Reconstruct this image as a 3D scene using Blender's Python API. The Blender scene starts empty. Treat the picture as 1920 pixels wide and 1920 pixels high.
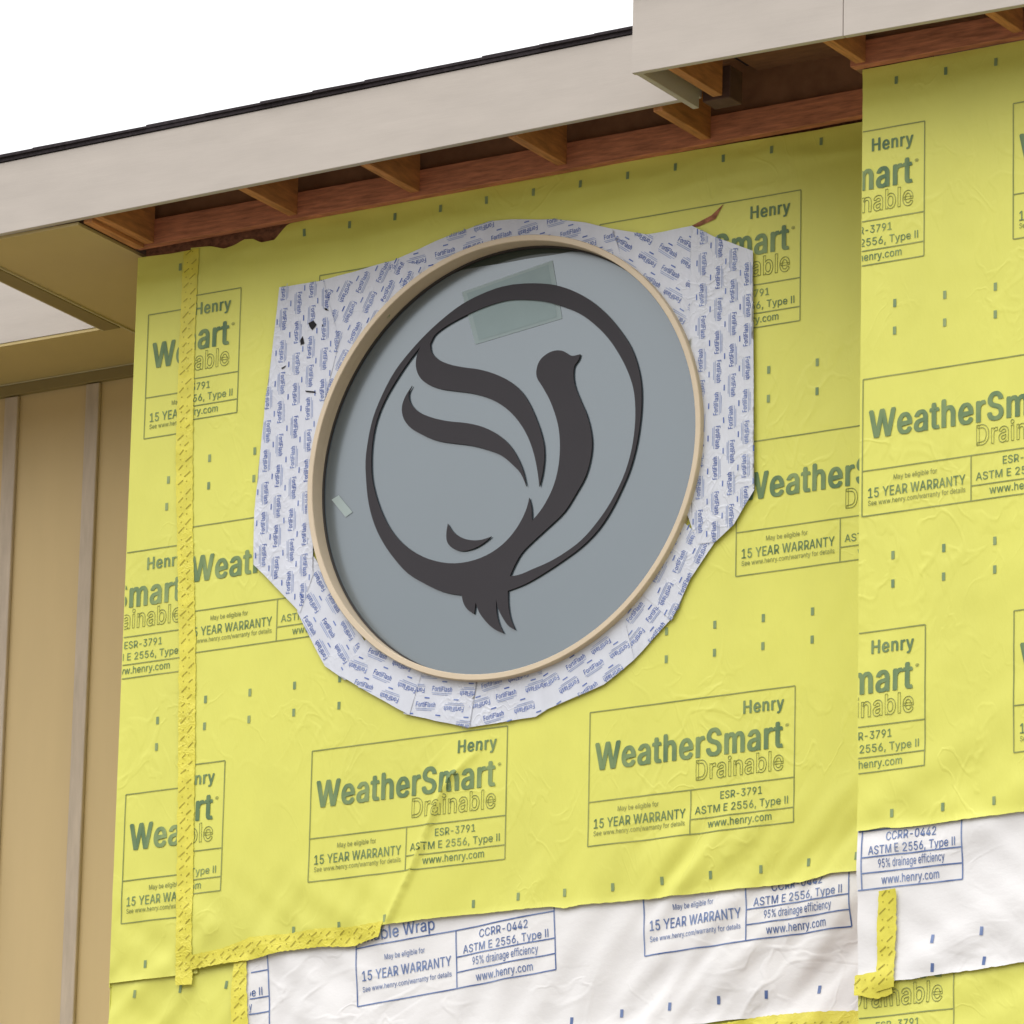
import bpy, bmesh, math, random
from mathutils import Matrix, Vector, noise
random.seed(7)
S = bpy.context.scene
COL = S.collection
R = math.radians

# ------------------------------------------------------------------ camera, sky, sun, exposure
cd = bpy.data.cameras.new('camera'); cam = bpy.data.objects.new('camera', cd); COL.objects.link(cam)
cd.sensor_width = 36; cd.lens = 234.375; cd.clip_start = 0.5; cd.clip_end = 2000
m3 = Matrix([[0.8547051,0.1271845,0.5032925],[0.5186408,-0.2505998,-0.8174421],[0.022159,0.9596999,-0.280152]])
cam.matrix_world = Matrix.Translation(Vector([12.3794,-20.0147,1.6])) @ m3.to_4x4()
S.camera = cam

SUN_EL, SUN_AZ = R(52), R(200)          # azimuth measured clockwise from +Y
world = bpy.data.worlds.new('World'); S.world = world; world.use_nodes = True
nt = world.node_tree; nt.nodes.clear()
sky = nt.nodes.new('ShaderNodeTexSky'); sky.sky_type = 'NISHITA'; sky.sun_disc = False
sky.sun_elevation = SUN_EL; sky.sun_rotation = SUN_AZ
sky.air_density = 1.0; sky.dust_density = 6.0; sky.ozone_density = 1.0
gm_ = nt.nodes.new('ShaderNodeGamma'); gm_.inputs['Gamma'].default_value = .15      # an overcast evens the sky out
hs = nt.nodes.new('ShaderNodeHueSaturation'); hs.inputs['Saturation'].default_value = 0.10; hs.inputs['Value'].default_value = 18.5
tc = nt.nodes.new('ShaderNodeTexCoord'); sx = nt.nodes.new('ShaderNodeSeparateXYZ'); nt.links.new(tc.outputs['Generated'], sx.inputs[0])
mr = nt.nodes.new('ShaderNodeFloatCurve')      # overcast: bright zenith; low sky dimmed, as by unseen trees, to deepen eave shade
nt.links.new(sx.outputs['Z'], mr.inputs['Value']); cv = mr.mapping.curves[0]
for k, (a, b) in enumerate(((0, .11), (.16, .18), (.27, .44), (.6, .66), (1, 1))):
    pt = cv.points[k] if k < 1 else (cv.points[-1] if a == 1 else cv.points.new(a, b)); pt.location = (a, b); pt.handle_type = 'VECTOR'
mr.mapping.update()
ml = nt.nodes.new('ShaderNodeVectorMath'); ml.operation = 'SCALE'
bg = nt.nodes.new('ShaderNodeBackground'); bg.inputs['Strength'].default_value = 0.15
wo = nt.nodes.new('ShaderNodeOutputWorld')
nt.links.new(sky.outputs[0], gm_.inputs['Color']); nt.links.new(gm_.outputs[0], hs.inputs['Color']); nt.links.new(hs.outputs[0], ml.inputs[0]); nt.links.new(mr.outputs[0], ml.inputs['Scale']); nt.links.new(ml.outputs[0], bg.inputs['Color']); nt.links.new(bg.outputs[0], wo.inputs['Surface'])
sd = bpy.data.lights.new('sun', 'SUN'); sd.energy = 0.5; sd.angle = R(40); sd.color = (1.0, .97, .93)
sun = bpy.data.objects.new('sun', sd); COL.objects.link(sun)
sdir = Vector((math.sin(SUN_AZ)*math.cos(SUN_EL), math.cos(SUN_AZ)*math.cos(SUN_EL), math.sin(SUN_EL)))
sun.rotation_euler = sdir.to_track_quat('Z', 'Y').to_euler()
S.view_settings.view_transform = 'Standard'; S.view_settings.look = 'None'
S.view_settings.exposure = -0.24; S.view_settings.gamma = 1.0
S.view_settings.use_curve_mapping = False

# ------------------------------------------------------------------ materials
def mat(name, col, rough=.6, spec=.3, var=None, bump=None, metallic=0):
    """var=(scale, amount, (sx,sy,sz)) darkens/lightens with noise; bump=(scale, strength, distance, (sx,sy,sz))"""
    m = bpy.data.materials.new(name); m.use_nodes = True
    t = m.node_tree; b = t.nodes['Principled BSDF']
    b.inputs['Base Color'].default_value = (*col, 1); b.inputs['Roughness'].default_value = rough
    b.inputs['Specular IOR Level'].default_value = spec; b.inputs['Metallic'].default_value = metallic
    g = t.nodes.new('ShaderNodeNewGeometry')
    def nz(scale, st, detail=5, r=.6):
        mp = t.nodes.new('ShaderNodeMapping'); mp.inputs['Scale'].default_value = st
        t.links.new(g.outputs['Position'], mp.inputs['Vector'])
        n = t.nodes.new('ShaderNodeTexNoise'); n.inputs['Scale'].default_value = scale
        n.inputs['Detail'].default_value = detail; n.inputs['Roughness'].default_value = r
        t.links.new(mp.outputs[0], n.inputs['Vector']); return n
    if var:
        n = nz(var[0], var[2]); mr = t.nodes.new('ShaderNodeMapRange')
        mr.inputs['From Min'].default_value = .3; mr.inputs['From Max'].default_value = .7
        mr.inputs['To Min'].default_value = 1-var[1]; mr.inputs['To Max'].default_value = 1+var[1]
        t.links.new(n.outputs['Fac'], mr.inputs['Value'])
        mx = t.nodes.new('ShaderNodeMix'); mx.data_type = 'RGBA'; mx.blend_type = 'MULTIPLY'
        mx.inputs['Factor'].default_value = 1; mx.inputs[6].default_value = (*col, 1)
        t.links.new(mr.outputs[0], mx.inputs[7]); t.links.new(mx.outputs[2], b.inputs['Base Color'])
    if bump:
        n = nz(bump[0], bump[3]); bp = t.nodes.new('ShaderNodeBump')
        bp.inputs['Strength'].default_value = bump[1]; bp.inputs['Distance'].default_value = bump[2]
        t.links.new(n.outputs['Fac'], bp.inputs['Height']); t.links.new(bp.outputs[0], b.inputs['Normal'])
    return m

def creases(m, scale, strength, st, dist=.006, width=.06):
    """fine irregular crease lines of a slack plastic sheet"""
    t = m.node_tree; b = t.nodes['Principled BSDF']; g = t.nodes.new('ShaderNodeNewGeometry')
    prev = b.inputs['Normal'].links[0].from_socket if b.inputs['Normal'].is_linked else None
    for k, (sc, rot) in enumerate(((scale, .6), (scale*1.7, -.9))):
        mp = t.nodes.new('ShaderNodeMapping'); mp.inputs['Scale'].default_value = st; mp.inputs['Rotation'].default_value = (0, rot, 0); mp.inputs['Location'].default_value = (k*3.7, 0, k*1.3)
        n = t.nodes.new('ShaderNodeTexNoise'); n.inputs['Scale'].default_value = sc; n.inputs['Detail'].default_value = 2.5; n.inputs['Distortion'].default_value = .7
        a = t.nodes.new('ShaderNodeMath'); a.operation = 'SUBTRACT'; a.inputs[1].default_value = .5
        c = t.nodes.new('ShaderNodeMath'); c.operation = 'ABSOLUTE'
        r = t.nodes.new('ShaderNodeMapRange'); r.interpolation_type = 'SMOOTHSTEP'; r.inputs['From Max'].default_value = width; r.inputs['To Min'].default_value = 1; r.inputs['To Max'].default_value = 0
        n2 = t.nodes.new('ShaderNodeTexNoise'); n2.inputs['Scale'].default_value = 1.7; n2.inputs['Detail'].default_value = 2
        r2 = t.nodes.new('ShaderNodeMapRange'); r2.inputs['From Min'].default_value = .42; r2.inputs['From Max'].default_value = .62
        mu = t.nodes.new('ShaderNodeMath'); mu.operation = 'MULTIPLY'
        bp = t.nodes.new('ShaderNodeBump'); bp.inputs['Strength'].default_value = strength; bp.inputs['Distance'].default_value = dist
        L = t.links.new
        L(g.outputs['Position'], mp.inputs['Vector']); L(mp.outputs[0], n.inputs['Vector']); L(n.outputs['Fac'], a.inputs[0]); L(a.outputs[0], c.inputs[0]); L(c.outputs[0], r.inputs['Value'])
        L(g.outputs['Position'], n2.inputs['Vector']); L(n2.outputs['Fac'], r2.inputs['Value']); L(r.outputs[0], mu.inputs[0]); L(r2.outputs[0], mu.inputs[1]); L(mu.outputs[0], bp.inputs['Height'])
        if prev: L(prev, bp.inputs['Normal'])
        prev = bp.outputs[0]
    t.links.new(prev, b.inputs['Normal'])

def ink(name, col, pale, rough=.5, scale=6.0, lo=.35, hi=.75):
    """printing ink that has rubbed thin in patches"""
    m = mat(name, col, rough, .3); t = m.node_tree; b = t.nodes['Principled BSDF']
    g = t.nodes.new('ShaderNodeNewGeometry'); mp = t.nodes.new('ShaderNodeMapping'); mp.inputs['Scale'].default_value = (1.6, 1, .7)
    n = t.nodes.new('ShaderNodeTexNoise'); n.inputs['Scale'].default_value = scale; n.inputs['Detail'].default_value = 6
    t.links.new(g.outputs['Position'], mp.inputs['Vector']); t.links.new(mp.outputs[0], n.inputs['Vector'])
    mr = t.nodes.new('ShaderNodeMapRange'); mr.inputs['From Min'].default_value = lo; mr.inputs['From Max'].default_value = hi
    t.links.new(n.outputs['Fac'], mr.inputs['Value'])
    mx = t.nodes.new('ShaderNodeMix'); mx.data_type = 'RGBA'
    mx.inputs[6].default_value = (*col, 1); mx.inputs[7].default_value = (*pale, 1)
    t.links.new(mr.outputs[0], mx.inputs['Factor']); t.links.new(mx.outputs[2], b.inputs['Base Color'])
    return m

YEL = (.71, .70, .138)
M = {
 'yellow': mat('yellow_housewrap', YEL, .42, .35, var=(2.2, .05, (1, 1, .5)), bump=(9, .25, .01, (1.5, 1, .45))),
 'white': mat('white_housewrap', (.80, .785, .785), .45, .35, var=(2, .02, (1, 1, 1)), bump=(7, .3, .01, (.8, 1, 1.2))),
 'tape': mat('yellow_seam_tape', (.73, .66, .08), .38, .4, var=(18, .09, (1, 1, 1)), bump=(34, .2, .005, (1, 1, 1))),
 'flash': mat('white_flashing_membrane', (.645, .665, .735), .35, .4, var=(14, .05, (1, 1, .4)), bump=(26, .18, .005, (1, 1, .6))),
 'ink_green': ink('green_printing_ink', (.105, .185, .09), (.29, .37, .145), scale=7),
 'ink_mark': ink('green_mark_ink', (.17, .26, .13), (.33, .40, .17), scale=9),
 'ink_line': ink('thin_green_printing_ink', (.21, .25, .085), (.36, .37, .12), scale=5),
 'ink_blue': ink('blue_printing_ink', (.075, .13, .32), (.26, .34, .56), scale=9),
 'ink_violet': ink('blue_flashing_ink', (.06, .115, .40), (.27, .35, .62), scale=20),
 'ink_pale': ink('pale_blue_flashing_ink', (.27, .34, .58), (.46, .51, .66), scale=20),
 'ink_tape': ink('dark_tape_ink', (.34, .29, .03), (.58, .50, .07), scale=25),
 'primer': mat('primed_fascia_board', (.505, .455, .408), .62, .25, var=(7, .045, (.5, 1, 2.0)), bump=(30, .12, .004, (.2, 1, 2.5))),
 'primer_edge': mat('primed_board_edge', (.45, .41, .34), .6, .25),
 'shingle': mat('black_roof_shingle', (.035, .028, .032), .85, .2, var=(60, .35, (1, 1, 1)), bump=(90, .5, .004, (1, 1, 1))),
 'fir': mat('fir_lumber', (.49, .215, .08), .65, .25, var=(14, .30, (5, .6, 3)), bump=(40, .2, .003, (6, .4, 3))),
 'fir_red': mat('reddish_fir_lumber', (.52, .205, .11), .68, .25, var=(13, .36, (.7, 3, 6)), bump=(40, .2, .003, (.4, 3, 6))),
 'osb': mat('wood_sheathing', (.33, .14, .075), .75, .2, var=(35, .45, (1, 1, 1.6)), bump=(45, .4, .004, (1, 1, 1))),
 'deck': mat('roof_deck_plywood', (.30, .155, .085), .75, .2, var=(9, .22, (1, 4, 1)), bump=(20, .2, .003, (1, 4, 1))),
 'tan': mat('tan_soffit_paint', (.53, .42, .195), .6, .25, var=(1.5, .05, (1, 1, .4)), bump=(60, .08, .002, (1, 1, 1))),
 'tan_wall': mat('tan_siding_paint', (.57, .43, .225), .6, .25, var=(1.6, .05, (2, 1, .3)), bump=(70, .1, .002, (3, 1, .6))),
 'batten': mat('greyish_primed_batten', (.48, .395, .31), .65, .25, var=(18, .10, (2, 1, .3)), bump=(50, .2, .003, (3, 1, .4))),
 'dark_wood': mat('dark_stained_wood', (.115, .065, .05), .75, .2, var=(14, .2, (1, 1, 2))),
 'brown': mat('brown_trim', (.26, .20, .085), .6, .25),
 'bead': mat('pale_trim_bead', (.55, .48, .30), .6, .25),
 'frame': mat('painted_window_frame', (.66, .545, .40), .5, .3, var=(6, .05, (1, 1, 1)), bump=(25, .12, .003, (1, 1, 1))),
 'gasket': mat('dark_window_gasket', (.045, .038, .034), .6, .3),
 'glass': mat('dark_window_glass', (.035, .048, .04), .08, .5),
 'film': mat('grey_window_film', (.080, .105, .124), .22, .5, var=(1.1, .05, (1, 1, 1))),
 'emblem': mat('dark_bronze_letter_face', (.028, .024, .029), .5, .3, var=(5, .05, (1, 1, 1))),
 'label': mat('pale_green_label', (.225, .295, .30), .35, .4, var=(6, .05, (1, 1, 1))),
 'label_edge': mat('pale_label_border', (.275, .345, .35), .35, .4),
 'label_white': mat('white_window_sticker', (.36, .43, .42), .4, .4),
 'hole': mat('torn_hole', (.03, .028, .03), .8, .1),
 'ground': mat('bare_gravel_ground', (.18, .162, .138), .9, .2, var=(3, .25, (1, 1, 1)), bump=(8, .6, .05, (1, 1, 1))),
}

creases(M['yellow'], 3.6, .16, (1, 1, .7), .006, .045); creases(M['white'], 2.4, .22, (1, 1, 1.2), .006, .05); creases(M['flash'], 9, .3, (1, 1, .8), .004); creases(M['tape'], 16, .22, (1, 1, 1), .004, .07)
M['film'].node_tree.nodes['Principled BSDF'].inputs['IOR'].default_value = 2.45; M['film'].node_tree.nodes['Principled BSDF'].inputs['Specular Tint'].default_value = (.90, .96, 1, 1)      # mirrored privacy film

# ------------------------------------------------------------------ object helpers
def props(o, label=None, cat=None, group=None, kind=None):
    if label: o['label'] = label
    if cat: o['category'] = cat
    if group: o['group'] = group
    if kind: o['kind'] = kind
    return o
def wloc(o):
    v = Vector(o.location); p = o.parent
    while p: v += Vector(p.location); p = p.parent
    return v
def link(name, me, mt, parent=None, smooth=False):
    if mt is not None: me.materials.append(mt)
    o = bpy.data.objects.new(name, me); COL.objects.link(o)
    if parent:
        o.parent = parent; me.transform(Matrix.Translation(-wloc(parent)))
    if smooth:
        for p in me.polygons: p.use_smooth = True
    return o
def pydata(name, vs, fs, mt, parent=None, smooth=False):
    me = bpy.data.meshes.new(name); me.from_pydata(vs, [], fs); me.update()
    return link(name, me, mt, parent, smooth)
def empty(name, loc, **k):
    o = bpy.data.objects.new(name, None); o.location = loc; o.empty_display_size = .2; COL.objects.link(o)
    return props(o, **k)
class MB:
    def __init__(s): s.bm = bmesh.new()
    def box(s, x0, x1, y0, y1, z0, z1, zr=None, bev=0):
        """zr: (z0,z1) at the x1 end, for boards that rise along X"""
        a, b = (z0, z1), (zr or (z0, z1))
        v = [s.bm.verts.new(p) for p in ((x0, y0, a[0]), (x1, y0, b[0]), (x1, y1, b[0]), (x0, y1, a[0]), (x0, y0, a[1]), (x1, y0, b[1]), (x1, y1, b[1]), (x0, y1, a[1]))]
        fs = [s.bm.faces.new([v[i] for i in q]) for q in ((0, 3, 2, 1), (4, 5, 6, 7), (0, 1, 5, 4), (1, 2, 6, 5), (2, 3, 7, 6), (3, 0, 4, 7))]
        if bev:
            es = list({e for f in fs for e in f.edges})
            bmesh.ops.bevel(s.bm, geom=es, offset=bev, segments=1, affect='EDGES')
        return s
    def obj(s, name, mt, parent=None):
        me = bpy.data.meshes.new(name); s.bm.to_mesh(me); s.bm.free()
        return link(name, me, mt, parent)
def box(name, mt, parent, *a, **k): return MB().box(*a, **k).obj(name, mt, parent)

# ------------------------------------------------------------------ heights of the slack wrap
ZC = 8.6826; RAD = .85; HOLE = .838
CREASE = [(-0.07,7.584),(-0.122,7.55),(-0.205,7.484),(-0.249,7.413),(-0.302,7.288),(-0.367,7.145),(-0.465,6.959)]
def sst(a, b, x):
    t = max(0, min(1, (x-a)/(b-a))); return t*t*(3-2*t)
def nz(x, z, s=0): return noise.noise((x, z, s))
def seg(x, z, a, b):
    ax, az = a; dx, dz = b[0]-ax, b[1]-az; L = dx*dx+dz*dz
    t = max(0, min(1, ((x-ax)*dx+(z-az)*dz)/L)); ex, ez = x-ax-t*dx, z-az-t*dz
    return math.hypot(ex, ez), (dx*(z-az)-dz*(x-ax)), t
def ridge(n): return (1-abs(n)*2.2) if abs(n) < .45 else 0
def fold(x, z, ang, along, across, s):
    c, q = math.cos(ang), math.sin(ang)
    return noise.noise(((x*c+z*q)*along, (-x*q+z*c)*across, s))
def h_main(x, z):
    h = .004*nz(x*1.1, z*.8, 1) + .0016*nz(x*7, z*1.8, 2) + .0009*nz(x*16, z*9, 3)
    t = sst(9.50, 9.72, z)
    if t: h += t*(.006*nz(x*2.2, z*16, 4)+.004*nz(x*6, z*24, 5))
    b = sst(7.45, 7.0, z)*sst(.35, .8, x)
    if b: h += b*(.024*fold(x, z, R(33), 1.3, 8, 6)+.011*fold(x, z, R(50), 2, 15, 7))
    b = sst(7.35, 7.0, z)*sst(-.2, -.6, x)
    if b: h += b*(.008*fold(x, z, R(-38), 2, 11, 8)+.006*fold(x, z, R(62), 2, 13, 9))
    b = sst(7.3, 7.02, z)*sst(-.35, -.1, x)*sst(.9, .4, x)
    if b: h += b*.011*fold(x, z, R(60), 1.6, 9, 10)
    b = sst(7.02, 6.9, z)
    if b:
        h += b*(.017*fold(x, z, R(52), .9, 3.1, 11)+.006*fold(x, z, R(-50), 1.2, 5, 12)+.003*nz(x*6, z*6, 13))
    if x < -1.05:
        b = sst(7.05, 6.85, z)
        h += b*.012*max(0, fold(x, z, R(42), 1.5, 12, 14))
    if x > -.6 and x < .1 and z < 7.7:
        d, side, q = min((seg(x, z, CREASE[i], CREASE[i+1])[:2]+(i+seg(x, z, CREASE[i], CREASE[i+1])[2],) for i in range(len(CREASE)-1)), key=lambda e: e[0])
        k = (.25+.75*min(1, q/2.5))*math.exp(-(d/.1)**4)
        if q > .001: h += k*.007*math.exp(-(d/.013)**2) + (k*.009*math.exp(-d/.05) if side < 0 else 0)
    for (cx, cz, rr, am) in ((1.02, 6.60, .10, .012), (-1.27, 7.02, .09, .008), (.05, 6.78, .12, .008)):
        d = math.hypot(x-cx, (z-cz)*1.3)
        if d < rr*3: h += am*math.exp(-(d/rr)**2)*(1+.6*nz(x*14, z*14, 15))
    return max(h, -.016)
def h_right(x, z):
    h = .003*nz(x*1.1, z*.8, 21)+.0014*nz(x*7, z*1.8, 22)+.0012*nz(x*13, z*10, 23)
    t = sst(9.5, 9.72, z)
    if t: h += t*.004*nz(x*4, z*20, 24)
    b = sst(7.3, 7.0, z)
    if b: h += b*(.009*fold(x, z, R(25), 1.5, 9, 25)+.006*fold(x, z, R(-40), 2, 12, 28))
    b = sst(8.1, 7.6, z)
    if b: h += b*.004*fold(x, z, R(30), 1.6, 8, 29)
    b = sst(7.0, 6.9, z)
    if b: h += b*(.017*fold(x, z, R(22), .8, 3.6, 26)+.006*fold(x, z, R(-50), 1.6, 7, 27))
    d = math.hypot((x-1.93)/.5, (z-6.90))
    if d < .2: h += .010*math.exp(-(d/.05)**2)*(1+nz(x*18, z*18, 30))
    return max(h, -.012)
def plin(pl, x):
    if x <= pl[0][0]: return pl[0][1]
    for a, b in zip(pl, pl[1:]):
        if x <= b[0]: return a[1]+(b[1]-a[1])*(x-a[0])/max(1e-6, b[0]-a[0])
    return pl[-1][1]
def sheet(name, mt, parent, xl, xr, top, bot, y, hf, g=.014, hole=False, lift=.006, jag=0):
    """a sheet of wrap between two ragged edges; xl/xr = (x at top, x at bottom)"""
    tz = (lambda x: plin(top, x)) if isinstance(top, list) else (lambda x: top)
    bz = (lambda x: plin(bot, x)) if isinstance(bot, list) else (lambda x: bot)
    xm0, xm1 = sum(xl)/2, sum(xr)/2
    nu = max(2, int((xm1-xm0)/g)); nv = max(2, int((tz(xm0)-bz(xm0))/g))
    vs, fs, keep = [], [], []
    for j in range(nv+1):
        v = j/nv
        for i in range(nu+1):
            u = i/nu
            x = (xl[0]*(1-v)+xl[1]*v)*(1-u)+(xr[0]*(1-v)+xr[1]*v)*u
            a, b = tz(x), bz(x)+jag*nz(x*40, 0, 3); z = a+(b-a)*v; ins = False
            if hole:
                d = math.hypot(x, z-ZC)
                if d < HOLE:
                    ins = True; k = HOLE/max(d, 1e-4); x, z = x*k, ZC+(z-ZC)*k
            lf = lift*math.exp(-(z-b)/.010) if lift else 0
            vs.append((x, y-hf(x, z)-lf, z)); keep.append(ins)
    for j in range(nv):
        for i in range(nu):
            q = (j*(nu+1)+i, j*(nu+1)+i+1, (j+1)*(nu+1)+i+1, (j+1)*(nu+1)+i)
            if all(keep[k] for k in q): continue
            fs.append(q[::-1])
    return pydata(name, vs, fs, mt, parent, True)

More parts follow.
